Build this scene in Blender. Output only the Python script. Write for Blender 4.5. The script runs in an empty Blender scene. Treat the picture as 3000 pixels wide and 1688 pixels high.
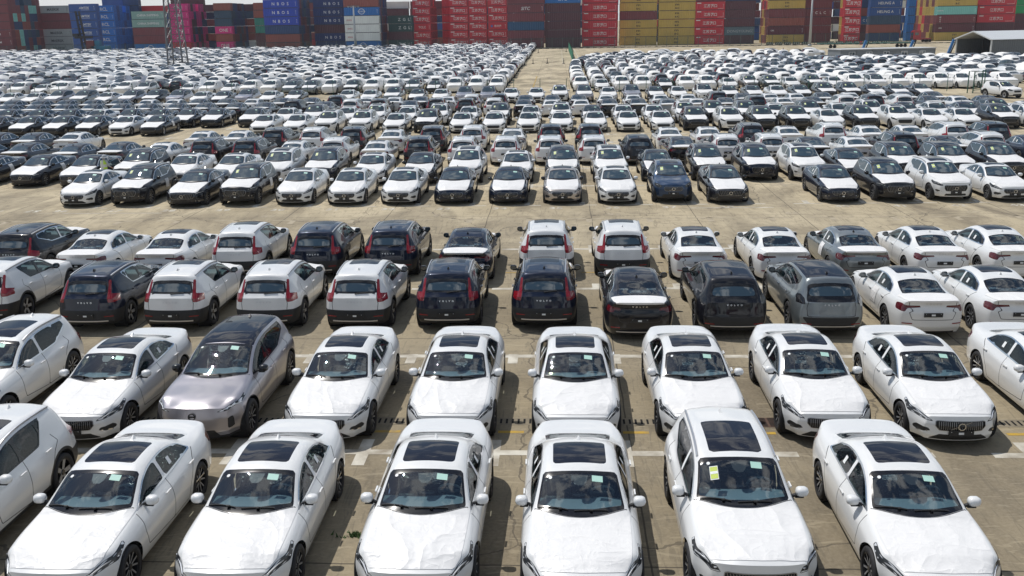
import bpy, math, random
import numpy as np
from mathutils import Matrix, Vector
from mathutils.bvhtree import BVHTree
R = math.radians
PI = math.pi
sc = bpy.context.scene
COL = sc.collection
random.seed(7)
rng = np.random.default_rng(7)

# ------------------------------------------------------------------ camera
CAM_H = 8.294
def cam_axes(p, y, r):
    fw = Vector((math.sin(y)*math.cos(p), math.cos(y)*math.cos(p), -math.sin(p)))
    rt = Vector((math.cos(y), -math.sin(y), 0)); up = rt.cross(fw)
    return rt*math.cos(r)+up*math.sin(r), -rt*math.sin(r)+up*math.cos(r), fw
cr, cu, cf = cam_axes(R(15.584), R(-2.854), R(-.914))
cam = bpy.data.cameras.new('camera'); co = bpy.data.objects.new('camera', cam); COL.objects.link(co)
m = Matrix((cr, cu, -cf)).transposed().to_4x4(); m.translation = (0, 0, CAM_H); co.matrix_world = m
cam.sensor_width = 36; cam.lens = 36*2812/3000; cam.clip_start = .5; cam.clip_end = 6000
sc.camera = co

# ------------------------------------------------------------------ world, sun, exposure
SUN_EL, SUN_AZ = R(60.5), R(-49)         # azimuth from +Y (away from the camera) towards +X
w = bpy.data.worlds.new('World'); sc.world = w; w.use_nodes = True
nt = w.node_tree; nt.nodes.clear()
out = nt.nodes.new('ShaderNodeOutputWorld'); bg = nt.nodes.new('ShaderNodeBackground')
sky = nt.nodes.new('ShaderNodeTexSky'); sky.sky_type = 'NISHITA'; sky.sun_disc = False
sky.sun_elevation = SUN_EL; sky.sun_rotation = SUN_AZ; sky.air_density = 1.3; sky.dust_density = .5; sky.ozone_density = 3.5
tc = nt.nodes.new('ShaderNodeTexCoord'); mp = nt.nodes.new('ShaderNodeMapping'); mp.inputs['Scale'].default_value = (1, 1, 2.2)
nz = nt.nodes.new('ShaderNodeTexNoise'); nz.inputs['Scale'].default_value = 5.5; nz.inputs['Detail'].default_value = 9; nz.inputs['Roughness'].default_value = .6; nz.inputs['Distortion'].default_value = .5
rp = nt.nodes.new('ShaderNodeValToRGB'); rp.color_ramp.elements[0].position = .50; rp.color_ramp.elements[1].position = .60
mx = nt.nodes.new('ShaderNodeMix'); mx.data_type = 'RGBA'
nt.links.new(tc.outputs['Generated'], mp.inputs['Vector']); nt.links.new(mp.outputs['Vector'], nz.inputs['Vector'])
nt.links.new(nz.outputs['Fac'], rp.inputs['Fac']); sz = nt.nodes.new('ShaderNodeSeparateXYZ'); nt.links.new(tc.outputs['Generated'], sz.inputs[0])
hz = nt.nodes.new('ShaderNodeMapRange'); hz.inputs['From Min'].default_value = .0; hz.inputs['From Max'].default_value = .28; hz.inputs['To Min'].default_value = .85; hz.inputs['To Max'].default_value = 0; nt.links.new(sz.outputs['Z'], hz.inputs['Value'])
mxm = nt.nodes.new('ShaderNodeMath'); mxm.operation = 'MAXIMUM'; nt.links.new(hz.outputs['Result'], mxm.inputs[0]); nt.links.new(rp.outputs['Color'], mxm.inputs[1])
nt.links.new(mxm.outputs[0], mx.inputs['Factor'])
nt.links.new(sky.outputs['Color'], mx.inputs['A']); mx.inputs['B'].default_value = (11.5, 12.0, 12.6, 1)
nt.links.new(mx.outputs['Result'], bg.inputs['Color']); bg.inputs['Strength'].default_value = .088
nt.links.new(bg.outputs['Background'], out.inputs['Surface'])
sl = bpy.data.lights.new('sun', 'SUN'); sl.energy = 4.5; sl.angle = R(.53); sl.color = (1, .96, .90)
so = bpy.data.objects.new('sun', sl); COL.objects.link(so)
sd = Vector((math.sin(SUN_AZ)*math.cos(SUN_EL), math.cos(SUN_AZ)*math.cos(SUN_EL), math.sin(SUN_EL)))
so.rotation_euler = sd.to_track_quat('Z', 'Y').to_euler(); so.location = sd*60
vs = sc.view_settings; vs.view_transform = 'Standard'; vs.look = 'None'; vs.exposure = -.33; vs.gamma = 1; vs.use_curve_mapping = False
sc.cycles.max_bounces = 6; sc.cycles.diffuse_bounces = 3; sc.cycles.glossy_bounces = 3; sc.cycles.transmission_bounces = 2
sc.cycles.transparent_max_bounces = 8; sc.cycles.caustics_reflective = False; sc.cycles.caustics_refractive = False

# ------------------------------------------------------------------ materials
MATS = {}
def N(t, ty, **k):
    n = t.nodes.new(ty)
    for a, b in k.items(): setattr(n, a, b)
    return n
def mat(name, col, rough=.5, metal=0., coat=0., spec=.5, bump=None, var=None, coat_r=.03):
    if name in MATS: return MATS[name]
    m = bpy.data.materials.new(name); m.use_nodes = True; t = m.node_tree; p = t.nodes['Principled BSDF']
    p.inputs['Base Color'].default_value = (*col, 1); p.inputs['Roughness'].default_value = rough; p.inputs['Metallic'].default_value = metal
    p.inputs['Coat Weight'].default_value = coat; p.inputs['Coat Roughness'].default_value = coat_r; p.inputs['Specular IOR Level'].default_value = spec
    if var:      # dirt: (scale, amount, second colour)
        g = N(t, 'ShaderNodeNewGeometry'); n = N(t, 'ShaderNodeTexNoise'); n.inputs['Scale'].default_value = var[0]; n.inputs['Detail'].default_value = 5
        t.links.new(g.outputs['Position'], n.inputs['Vector'])
        r = N(t, 'ShaderNodeValToRGB'); r.color_ramp.elements[0].position = .35; r.color_ramp.elements[1].position = .75
        r.color_ramp.elements[0].color = (0, 0, 0, 1); r.color_ramp.elements[1].color = (var[1],)*3+(1,)
        t.links.new(n.outputs['Fac'], r.inputs['Fac'])
        x = N(t, 'ShaderNodeMix', data_type='RGBA'); x.inputs['A'].default_value = (*col, 1); x.inputs['B'].default_value = (*var[2], 1)
        t.links.new(r.outputs['Color'], x.inputs['Factor']); t.links.new(x.outputs['Result'], p.inputs['Base Color'])
    if bump: bump(t, p)
    MATS[name] = m
    return m
def crumple(scale, dist, strength=1.):
    # creased packing film: thin folded ridges at three sizes plus fine wrinkles
    def f(t, p):
        g = N(t, 'ShaderNodeNewGeometry'); prev = None
        for k, (sc_, pw_, wt, st) in enumerate(((.55, 9., 1.0, (1.0, .45, 1)), (1.15, 6., .55, (.5, 1.2, 1)), (2.6, 4., .25, (1, 1, 1)), (7., 1.5, .07, (1, 1, 1)))):
            mp = N(t, 'ShaderNodeMapping'); mp.inputs['Scale'].default_value = st; mp.inputs['Location'].default_value = (k*7.3, k*3.1, 0); mp.inputs['Rotation'].default_value = (0, 0, k*.7)
            t.links.new(g.outputs['Position'], mp.inputs['Vector'])
            n = N(t, 'ShaderNodeTexNoise'); n.inputs['Scale'].default_value = scale*sc_; n.inputs['Detail'].default_value = 2.5; n.inputs['Distortion'].default_value = .35
            t.links.new(mp.outputs['Vector'], n.inputs['Vector'])
            m1 = N(t, 'ShaderNodeMath', operation='MULTIPLY_ADD'); m1.inputs[1].default_value = 2; m1.inputs[2].default_value = -1; t.links.new(n.outputs['Fac'], m1.inputs[0])
            m2 = N(t, 'ShaderNodeMath', operation='ABSOLUTE'); t.links.new(m1.outputs[0], m2.inputs[0])
            m3 = N(t, 'ShaderNodeMath', operation='SUBTRACT'); m3.inputs[0].default_value = 1; t.links.new(m2.outputs[0], m3.inputs[1])
            m4 = N(t, 'ShaderNodeMath', operation='POWER'); m4.inputs[1].default_value = pw_; t.links.new(m3.outputs[0], m4.inputs[0])
            m5 = N(t, 'ShaderNodeMath', operation='MULTIPLY_ADD'); m5.inputs[1].default_value = wt; t.links.new(m4.outputs[0], m5.inputs[0])
            if prev is None: m5.inputs[2].default_value = 0
            else: t.links.new(prev, m5.inputs[2])
            prev = m5.outputs[0]
        b = N(t, 'ShaderNodeBump'); b.inputs['Distance'].default_value = dist; b.inputs['Strength'].default_value = strength
        t.links.new(prev, b.inputs['Height']); t.links.new(b.outputs['Normal'], p.inputs['Normal'])
    return f
def glass_mat(name, tint, ior=1.55, rough=.0, opaque=None):
    if name in MATS: return MATS[name]
    m = bpy.data.materials.new(name); m.use_nodes = True; t = m.node_tree; t.nodes.clear()
    o = N(t, 'ShaderNodeOutputMaterial'); mxs = N(t, 'ShaderNodeMixShader'); gl = N(t, 'ShaderNodeBsdfGlossy'); gl.inputs['Roughness'].default_value = rough
    if opaque: tr = N(t, 'ShaderNodeBsdfDiffuse'); tr.inputs['Color'].default_value = (*opaque, 1)
    else: tr = N(t, 'ShaderNodeBsdfTransparent'); tr.inputs['Color'].default_value = (*tint, 1)
    fr = N(t, 'ShaderNodeFresnel'); ge = N(t, 'ShaderNodeNewGeometry'); mr = N(t, 'ShaderNodeMapRange')   # same reflectance from both sides of the pane
    mr.inputs['To Min'].default_value = ior; mr.inputs['To Max'].default_value = 1/ior; t.links.new(ge.outputs['Backfacing'], mr.inputs['Value']); t.links.new(mr.outputs['Result'], fr.inputs['IOR'])
    t.links.new(fr.outputs[0], mxs.inputs[0]); t.links.new(tr.outputs[0], mxs.inputs[1]); t.links.new(gl.outputs[0], mxs.inputs[2]); t.links.new(mxs.outputs[0], o.inputs['Surface'])
    MATS[name] = m
    return m
PAINT = {'w': (.755, .76, .755), 'k': (.010, .010, .014), 'n': (.007, .012, .030), 'u': (.018, .045, .105), 's': (.40, .38, .405), 'g': (.21, .235, .245), 'b': (.50, .45, .41), 't': (.02, .04, .04)}
CNAME = {'w': 'white', 'k': 'black', 'n': 'dark navy', 'u': 'blue', 's': 'lilac silver', 'g': 'grey', 'b': 'beige silver', 't': 'dark green'}
def paint(c):
    met = {'w': 0., 'k': .0, 'n': .35, 'u': .45, 's': .75, 'g': .6, 'b': .7, 't': .3}[c]
    return mat('car_paint_'+CNAME[c].replace(' ', '_'), PAINT[c], .32, met, 1.0, .5 if c in 'wsbg' else .12)
M_FILM = mat('protective_film', (.775, .77, .765), .42, spec=.35, bump=crumple(1.5, .019))
M_FILM_FAR = mat('protective_film_distant', (.775, .77, .765), .45, spec=.3)
M_WRAP = mat('car_wrap', (.82, .815, .80), .5, spec=.3, bump=crumple(1.4, .032))
M_GLASS = glass_mat('windshield_glass', (.78, .90, .93), 2.2)
M_SGLASS = glass_mat('side_glass', (.42, .50, .48), 1.7)
M_DGLASS = glass_mat('dark_glass', None, 2.3, .01, opaque=(.036, .062, .080))
M_FARGLASS = glass_mat('distant_window_glass', None, 1.85, .03, opaque=(.028, .046, .058))
M_ROOFG = glass_mat('roof_glass_tint', None, 1.75, .015, opaque=(.012, .012, .018))
M_BLACK = mat('black_gloss', (.008, .008, .010), .15, coat=.3)
M_TRIMK = mat('black_plastic', (.018, .018, .019), .55)
M_CHROME = mat('chrome_trim', (.75, .76, .78), .18, 1.0)
M_GRIL = mat('grille_chrome', (.34, .34, .35), .3, .9)
M_RAIL = mat('satin_aluminium', (.62, .63, .65), .35, .9)
M_TYRE = mat('tyre_rubber', (.022, .022, .024), .75)
M_RIMK = mat('rim_dark', (.025, .025, .028), .35, .5, .3)
M_RIMS = mat('rim_silver', (.36, .37, .39), .4, .45)
M_LAMP = glass_mat('headlamp_lens', None, 1.6, .03, opaque=(.035, .038, .042))
M_LAMPW = mat('headlamp_light_guide', (.75, .77, .80), .2, .3)
M_RED = mat('tail_lamp_red', (.25, .006, .012), .12, coat=.8)
M_REDK = mat('tail_lamp_dark', (.10, .004, .008), .12, coat=.8)
M_INT = mat('interior_trim', (.13, .18, .205), .6)  # blue put into the trim colour for sky reflected in the windshield
M_SEAT = mat('seat_plastic_cover', (.085, .11, .13), .25, coat=.4, bump=crumple(5, .05))
M_FLOORC = mat('cabin_floor', (.02, .02, .022), .8)
M_STG = mat('sticker_pale_green', (.42, .66, .58), .6)
M_STY = mat('sticker_yellow', (.55, .66, .12), .6)
M_STW = mat('sticker_white', (.80, .82, .82), .6)
M_GAP = mat('panel_gap', (.03, .03, .033), .8)
M_UNDER = mat('underbody', (.01, .01, .011), .9)

# ------------------------------------------------------------------ mesh helpers
class MB:
    def __init__(s): s.v = []; s.f = []; s.m = []
    def add(s, vs, fs, mi=0):
        b = len(s.v); s.v += [tuple(v) for v in vs]; s.f += [tuple(i+b for i in f) for f in fs]; s.m += [mi]*len(fs); return s
    def box(s, c, d, mi=0, rot=None, taper=None):
        x, y, z = (k/2 for k in d); vs = []
        for a in (-1, 1):
            for b in (-1, 1):
                for e in (-1, 1):
                    q = 1 if (taper is None or e < 0) else taper
                    v = Vector((a*x*q, b*y*q, e*z))
                    if rot is not None: v = rot @ v
                    vs.append(v+Vector(c))
        return s.add(vs, [(0, 1, 3, 2), (4, 6, 7, 5), (0, 4, 5, 1), (2, 3, 7, 6), (0, 2, 6, 4), (1, 5, 7, 3)], mi)
    def tube(s, p0, p1, r0, r1=None, n=8, mi=0, caps=True):
        p0 = Vector(p0); p1 = Vector(p1); r1 = r0 if r1 is None else r1
        d = (p1-p0).normalized(); a = d.orthogonal().normalized(); b = d.cross(a); vs = []
        for p, r in ((p0, r0), (p1, r1)):
            for i in range(n):
                t = 2*PI*i/n; vs.append(p+a*math.cos(t)*r+b*math.sin(t)*r)
        fs = [(i, (i+1) % n, n+(i+1) % n, n+i) for i in range(n)]
        if caps: fs += [tuple(range(n))[::-1], tuple(range(n, 2*n))]
        return s.add(vs, fs, mi)
    def bar(s, p0, p1, wd, mi=0):
        p0 = Vector(p0); p1 = Vector(p1); d = (p1-p0); L = d.length; q = d.to_track_quat('Z', 'Y').to_matrix()
        return s.box((p0+p1)/2, (wd, wd, L), mi, q)
    def lathe(s, prof, n=24, axis='X', c=(0, 0, 0), mi=0):   # prof: (offset along axis, radius)
        vs = []; k = len(prof)
        for i in range(n):
            t = 2*PI*i/n
            for a, r in prof:
                if axis == 'X': v = (a, r*math.cos(t), r*math.sin(t))
                elif axis == 'Y': v = (r*math.cos(t), a, r*math.sin(t))
                else: v = (r*math.cos(t), r*math.sin(t), a)
                vs.append((v[0]+c[0], v[1]+c[1], v[2]+c[2]))
        fs = [(i*k+j, i*k+j+1, ((i+1) % n)*k+j+1, ((i+1) % n)*k+j) for i in range(n) for j in range(k-1)]
        return s.add(vs, fs, mi)
    def ico(s, c, r, mi=0, sx=1, sy=1, sz=1, n=8, k=6):
        vs = []; 
        for j in range(k+1):
            p = PI*j/k
            for i in range(n):
                t = 2*PI*i/n; vs.append((c[0]+r*sx*math.sin(p)*math.cos(t), c[1]+r*sy*math.sin(p)*math.sin(t), c[2]+r*sz*math.cos(p)))
        return s.add(vs, [(j*n+i, (j+1)*n+i, (j+1)*n+(i+1) % n, j*n+(i+1) % n) for j in range(k) for i in range(n)], mi)
    def mesh(s, name, mats, smooth=False, normals=None):
        me = bpy.data.meshes.new(name); me.from_pydata(s.v, [], s.f)
        for q in mats: me.materials.append(q)
        if len(mats) > 1: me.polygons.foreach_set('material_index', s.m)
        if smooth: me.polygons.foreach_set('use_smooth', [True]*len(s.f))
        me.update()
        return me
def link(name, me, parent=None, loc=(0, 0, 0), rz=0., group=None, label=None, cat=None, kind=None):
    o = bpy.data.objects.new(name, me); COL.objects.link(o)
    if parent is not None: o.parent = parent
    o.location = loc
    if rz: o.rotation_euler = (0, 0, rz)
    if label: o['label'] = label
    if cat: o['category'] = cat
    if group: o['group'] = group
    if kind: o['kind'] = kind
    return o
TXT = {}
def text_mesh(s, size=1., ext=0.0, align='CENTER', bold=0.0, spacing=1.0, width=None):
    key = (s, size, ext, align, bold, spacing, width)
    if key in TXT: return TXT[key]
    c = bpy.data.curves.new('lettering', 'FONT'); c.body = s; c.size = size; c.extrude = ext; c.align_x = align; c.align_y = 'CENTER'; c.offset = bold; c.space_character = spacing
    c.resolution_u = 2
    o = bpy.data.objects.new('lettering', c); COL.objects.link(o)
    bpy.context.view_layer.update()
    me = bpy.data.meshes.new_from_object(o.evaluated_get(bpy.context.evaluated_depsgraph_get()))
    bpy.data.objects.remove(o); bpy.data.curves.remove(c)
    v = np.zeros(len(me.vertices)*3); me.vertices.foreach_get('co', v); v = v.reshape(-1, 3)
    f = [tuple(p.vertices) for p in me.polygons]
    bpy.data.meshes.remove(me)
    if width and len(v):
        k = width/(v[:, 0].max()-v[:, 0].min()); v[:, 0] *= k
    TXT[key] = (v, f)
    return v, f
# ------------------------------------------------------------------ cars
def pchip(xs, ys, q):
    xs = np.asarray(xs, float); ys = np.asarray(ys, float); q = np.clip(q, xs[0], xs[-1])
    h = np.diff(xs); d = np.diff(ys)/h; m = np.zeros(len(xs)); m[0] = d[0]; m[-1] = d[-1]
    for i in range(1, len(xs)-1):
        if d[i-1]*d[i] > 0:
            w1 = 2*h[i]+h[i-1]; w2 = h[i]+2*h[i-1]; m[i] = (w1+w2)/(w1/d[i-1]+w2/d[i])
    i = np.clip(np.searchsorted(xs, q, side='right')-1, 0, len(h)-1); t = (q-xs[i])/h[i]
    return ys[i]*(1+2*t)*(1-t)**2+m[i]*h[i]*t*(1-t)**2+ys[i+1]*t*t*(3-2*t)+m[i+1]*h[i]*t*t*(t-1)
def ymap(tab, a, b, dz=0, zs=1., ws=1.):
    return [tuple([float(np.interp(r[0], a, b))]+([v*ws for v in r[1:-1]])+[r[-1]*zs+dz]) for r in tab]
S_C = [(0, .70), (.12, .745), (.4, .82), (.8, .89), (1.1, .935), (1.25, .965), (1.45, 1.06), (1.75, 1.225), (2.05, 1.355), (2.3, 1.41), (2.6, 1.432), (2.9, 1.425), (3.2, 1.385), (3.45, 1.325), (3.8, 1.20), (4.1, 1.105), (4.3, 1.09), (4.55, 1.095), (4.68, 1.08)]
S_R = [(0, .40, .685), (.4, .50, .80), (.8, .55, .865), (1.2, .62, .92), (1.5, .70, .975), (1.75, .665, 1.10), (2.1, .61, 1.275), (2.4, .585, 1.345), (2.8, .575, 1.365), (3.1, .575, 1.33), (3.4, .59, 1.25), (3.75, .62, 1.12), (4.1, .64, 1.075), (4.4, .62, 1.08), (4.68, .57, 1.07)]
S_B = [(0, .60, .655), (.25, .70, .74), (.6, .77, .81), (1.0, .785, .865), (1.5, .79, .91), (2.2, .80, .94), (3, .80, .965), (3.6, .80, .99), (4.1, .785, 1.015), (4.45, .75, 1.03), (4.68, .68, 1.03)]
X_C = [(0, .90), (.1, .95), (.5, 1.02), (.9, 1.07), (1.2, 1.10), (1.32, 1.11), (1.55, 1.22), (1.9, 1.42), (2.15, 1.545), (2.4, 1.60), (2.8, 1.64), (3.3, 1.64), (3.8, 1.61), (4.15, 1.575), (4.30, 1.545), (4.335, 1.46), (4.48, 1.22), (4.56, 1.08), (4.62, 1.0)]
X_R = [(0, .48, .88), (.5, .60, .98), (.9, .64, 1.03), (1.3, .69, 1.07), (1.55, .73, 1.10), (1.8, .69, 1.25), (2.15, .64, 1.44), (2.5, .62, 1.53), (3.0, .61, 1.57), (3.8, .60, 1.54), (4.2, .59, 1.50), (4.32, .60, 1.42), (4.48, .65, 1.18), (4.62, .67, .975)]
X_B = [(0, .66, .85), (.3, .76, .93), (.7, .80, .98), (1.2, .82, 1.02), (2, .83, 1.05), (3, .83, 1.08), (3.8, .82, 1.12), (4.2, .81, 1.13), (4.4, .79, 1.07), (4.62, .74, .94)]
sA = [0, .86, 1.25, 2.05, 2.6, 3.45, 4.1, 4.68]; sL = [0, .95, 1.38, 2.2, 2.78, 3.72, 4.46, 4.97]
xA = [0, .87, 1.32, 2.15, 3.3, 4.30, 4.62]; xC = [0, .83, 1.20, 2.0, 3.1, 4.02, 4.36]; xE = [0, .93, 1.22, 2.2, 3.4, 4.44, 4.78]
SPEC = {
 'S': dict(L=4.76, W=.925, zs=.19, C=S_C, R=S_R, B=S_B, yw=(.86, 3.735), rr=.338, ra=.385, suv=0, fs=1.),
 'L': dict(L=5.05, W=.94, zs=.19, C=ymap(S_C, sA, sL, .01), R=ymap(S_R, sA, sL, .01), B=ymap(S_B, sA, sL, .01), yw=(.93, 3.99), rr=.35, ra=.40, suv=0, fs=1.),
 'X': dict(L=4.70, W=.95, zs=.26, C=X_C, R=X_R, B=X_B, yw=(.87, 3.735), rr=.37, ra=.43, suv=1, fs=1.),
 'C': dict(L=4.43, W=.932, zs=.26, C=ymap(X_C, xA, xC), R=ymap(X_R, xA, xC), B=ymap(X_B, xA, xC, .01), yw=(.83, 3.53), rr=.36, ra=.43, suv=1, fs=1.),
 'E': dict(L=4.86, W=.96, zs=.24, C=ymap(X_C, xA, xE, .0), R=ymap(X_R, xA, xE, .0), B=ymap(X_B, xA, xE, .0), yw=(.90, 3.88), rr=.385, ra=.44, suv=1, fs=1.),
 'W': dict(L=4.98, W=.985, zs=.24, C=ymap(X_C, xA, [v*1.03 for v in xE], .06), R=ymap(X_R, xA, [v*1.03 for v in xE], .06, ws=1.04), B=ymap(X_B, xA, [v*1.03 for v in xE], .03, ws=1.03), yw=(.92, 3.95), rr=.385, ra=.43, suv=1, fs=1.),
}
def tab(s, key, k, y):
    T = s[key]; return pchip([r[0] for r in T], [r[k] for r in T], y)
def plan(s, y):
    Lc = s['C'][-1][0]
    return pchip([0, .12, .3, .6, 1.0, Lc-1.0, Lc-.55, Lc-.25, Lc-.08, Lc], [.72, .80, .89, .965, 1, 1, .99, .955, .905, .84], y)
def yfront(s, x, z):
    k = s['B'][0][2]/.655
    zz = z/k
    return .015+.17*(np.abs(x)/.68)**2.6+np.clip(.30-zz, 0, 1)*.55+np.clip(zz-.52, 0, 1)*.28
def yrear(s, x, z):
    zt = s['C'][-1][1]
    b = .12*(np.abs(x)/.76)**3+np.clip(.36-z, 0, 1)*.6
    if s['suv']: b = b+np.clip(z-.62, 0, 1)*.18-np.clip(.66-z, 0, .16)*.12
    else: b = b+.05*np.exp(-((z-.93)/.12)**2)-.0
    return b
def grid(s, ny, nt, ncap):
    """half body surface: vertices with (x, y, z, t), quads"""
    Lc = s['C'][-1][0]
    ys = np.linspace(0, Lc, ny)
    if s['suv'] and ny > 24:                                   # denser where the tailgate falls
        yk = [r[0] for r in s['C']][-5]
        ys = np.concatenate([np.linspace(0, yk, ny-14)[:-1], np.linspace(yk, Lc, 15)])
    elif s['suv']:
        yk = [r[0] for r in s['C']][-5]
        ys = np.concatenate([np.linspace(0, yk, ny-5)[:-1], np.linspace(yk, Lc, 6)])
    p = plan(s, ys); W = s['W']; zs = s['zs']
    wb, zb = tab(s, 'B', 1, ys), tab(s, 'B', 2, ys); wr, zr = tab(s, 'R', 1, ys), tab(s, 'R', 2, ys); zc = tab(s, 'C', 1, ys)
    zmid = zs+(zb-zs)*.52
    P = np.zeros((len(ys), 8, 2))
    P[:, 0] = np.stack([.925*W*p, np.full_like(ys, zs)], 1)
    P[:, 1] = np.stack([.975*W*p, zs+(zb-zs)*.20], 1)
    P[:, 2] = np.stack([1.0*W*p, zmid], 1)
    P[:, 3] = np.stack([np.maximum(.965*W*p, wb+.02), zs+(zb-zs)*.80], 1)
    P[:, 4] = np.stack([wb, zb], 1)
    P[:, 5] = np.stack([wr, zr], 1)
    P[:, 6] = np.stack([wr*.55, zr+(zc-zr)*.78], 1)
    P[:, 7] = np.stack([wr*0, zc], 1)
    # parametric Catmull-Rom through the eight section points
    seg = {36: [4, 6, 6, 5, 7, 4, 4], 26: [2, 3, 3, 3, 6, 4, 4], 16: [1, 2, 2, 2, 4, 2, 2], 11: [1, 1, 1, 1, 3, 2, 1], 7: [1, 0, 1, 1, 1, 1, 1]}[nt]
    Pm = np.concatenate([P[:, :1]*1.0+np.array([-.06, -.02]), P, P[:, 6:7]*np.array([-1, 1])], 1)
    pts = []; ts = []
    for k in range(7):
        if seg[k] == 0: continue
        k2 = k+1
        if seg[min(k+1, 6)] == 0: k2 = k+2
        for j in range(seg[k]):
            u = j/seg[k]
            if nt == 7: a, b = P[:, k], P[:, k2]; q = a*(1-u)+b*u
            else:
                p0, p1, p2, p3 = Pm[:, k], Pm[:, k+1], Pm[:, k+2], Pm[:, k+3]
                tn = .42
                m1 = (p2-p0)*tn; m2 = (p3-p1)*tn
                # keep tangents local so long neighbours do not overshoot
                l = np.linalg.norm(p2-p1, axis=1, keepdims=True)
                for mm in (m1, m2):
                    n_ = np.linalg.norm(mm, axis=1, keepdims=True); mm *= np.minimum(1, l/np.maximum(n_, 1e-6))
                q = (2*u**3-3*u**2+1)*p1+(u**3-2*u**2+u)*m1+(-2*u**3+3*u**2)*p2+(u**3-u**2)*m2
            pts.append(q); ts.append(k+u*(k2-k))
    pts.append(P[:, 7]); ts.append(7.)
    Q = np.stack(pts, 1)                                       # ny, nt, 2
    T = np.array(ts); n = Q.shape[1]
    V = []
    fade = lambda a: (1-np.clip(a/.62, 0, 1)**2*(3-2*np.clip(a/.62, 0, 1)))
    for i in range(ncap):                                      # front cap: scale x in from the middle
        k = i/ncap
        x = Q[0, :, 0]*k; z = Q[0, :, 1]
        V.append(np.stack([x, yfront(s, x, z), z, T], 1))
    for i, y in enumerate(ys):
        x, z = Q[i, :, 0], Q[i, :, 1]
        yy = y+yfront(s, x, z)*fade(y)-yrear(s, x, z)*fade(Lc-y)+(s['L']-Lc)*np.clip((y-Lc+.5)/.5, 0, 1)
        V.append(np.stack([x, yy, z, T], 1))
    for i in range(ncap-1, -1, -1):
        k = i/ncap
        x = Q[-1, :, 0]*k; z = Q[-1, :, 1]
        V.append(np.stack([x, s['L']-yrear(s, x, z), z, T], 1))
    rows = len(V); V = np.concatenate(V)
    F = [(r*n+j, (r+1)*n+j, (r+1)*n+j+1, r*n+j+1) for r in range(rows-1) for j in range(n-1)]
    return V, F
def poly_sd(px, py, poly):
    poly = np.asarray(poly, float); d = np.full(px.shape, 1e9); ins = np.zeros(px.shape, bool)
    n = len(poly); j = n-1
    for i in range(n):
        ax, ay = poly[j]; bx, by = poly[i]; ex, ey = bx-ax, by-ay
        t = np.clip(((px-ax)*ex+(py-ay)*ey)/(ex*ex+ey*ey+1e-12), 0, 1)
        d = np.minimum(d, np.hypot(px-ax-t*ex, py-ay-t*ey))
        c = (ay > py) != (by > py)
        with np.errstate(divide='ignore', invalid='ignore'):
            xi = (bx-ax)*(py-ay)/(by-ay+1e-15)+ax
        ins ^= c & (px < xi)
        j = i
    return np.where(ins, -d, d)
class Shell:
    def __init__(s, V, F): s.V = V; s.F = list(F); s.T = ['paint']*len(F)
    def cut(s, f, tag, only=('paint',)):
        """split faces where f changes sign; the part with f<0 takes the tag"""
        val = f(s.V); NF = []; NT = []; newv = []; edge = {}; nv = len(s.V)
        pos = val > 0
        for fc, tg in zip(s.F, s.T):
            if tg not in only: NF.append(fc); NT.append(tg); continue
            q = [pos[i] for i in fc]
            if all(q): NF.append(fc); NT.append(tg); continue
            if not any(q): NF.append(fc); NT.append(tag); continue
            A = []; B = []
            for a in range(len(fc)):
                i, j = fc[a], fc[(a+1) % len(fc)]
                (A if pos[i] else B).append(i)
                if pos[i] != pos[j]:
                    k = (min(i, j), max(i, j))
                    if k not in edge:
                        u = val[k[0]]/(val[k[0]]-val[k[1]]); u = min(max(u, .001), .999)
                        newv.append(s.V[k[0]]*(1-u)+s.V[k[1]]*u); edge[k] = nv+len(newv)-1
                    A.append(edge[k]); B.append(edge[k])
            if len(A) > 2: NF.append(tuple(A)); NT.append(tg)
            if len(B) > 2: NF.append(tuple(B)); NT.append(tag)
        # neighbours left whole still share the new edge vertices: insert them
        if edge:
            for a in range(len(NF)):
                fc = NF[a]; o = []; ch = False
                for b in range(len(fc)):
                    i, j = fc[b], fc[(b+1) % len(fc)]; o.append(i)
                    e = edge.get((min(i, j), max(i, j)))
                    if e is not None and e not in fc: o.append(e); ch = True
                if ch: NF[a] = tuple(o)
            s.V = np.concatenate([s.V, np.array(newv)])
        s.F, s.T = NF, NT
    def normals(s):
        n = np.zeros((len(s.V), 3)); P = s.V[:, :3]
        for f in s.F:
            a = np.zeros(3); p = P[list(f)]
            a = np.cross(p, np.roll(p, -1, 0)).sum(0)
            for i in f: n[i] += a
        m = s.V[:, 0] < 1e-5; n[m, 0] = 0
        return n/np.maximum(np.linalg.norm(n, axis=1, keepdims=True), 1e-9)
def shell_mesh(name, sh, nrm, tags, mats, side='both', off=0., tri=False):
    """mesh of the faces whose tag is in tags (dict tag->material index); side: both mirrored, l, r"""
    used = {}; vs = []; ns = []; fs = []; mi = []
    idx = [i for i, t in enumerate(sh.T) if t in tags]
    for mir in ((1, -1) if side == 'both' else ((1,) if side == 'l' else (-1,))):
        for i in idx:
            o = []
            for v in sh.F[i]:
                key = (v, mir if sh.V[v, 0] > 1e-5 else 0)
                if key not in used:
                    p = sh.V[v, :3]; n = nrm[v]
                    p = p+n*off
                    used[key] = len(vs); vs.append((p[0]*mir, p[1], p[2])); ns.append((n[0]*mir, n[1], n[2]))
                o.append(used[key])
            fs.append(tuple(o) if mir > 0 else tuple(o[::-1])); mi.append(tags[sh.T[i]])
    if not fs: return None
    me = bpy.data.meshes.new(name); me.from_pydata(vs, [], fs)
    for q in mats: me.materials.append(q)
    if len(mats) > 1: me.polygons.foreach_set('material_index', mi)
    me.polygons.foreach_set('use_smooth', [True]*len(fs)); me.update()
    me.normals_split_custom_set_from_vertices(ns)
    return me

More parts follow.
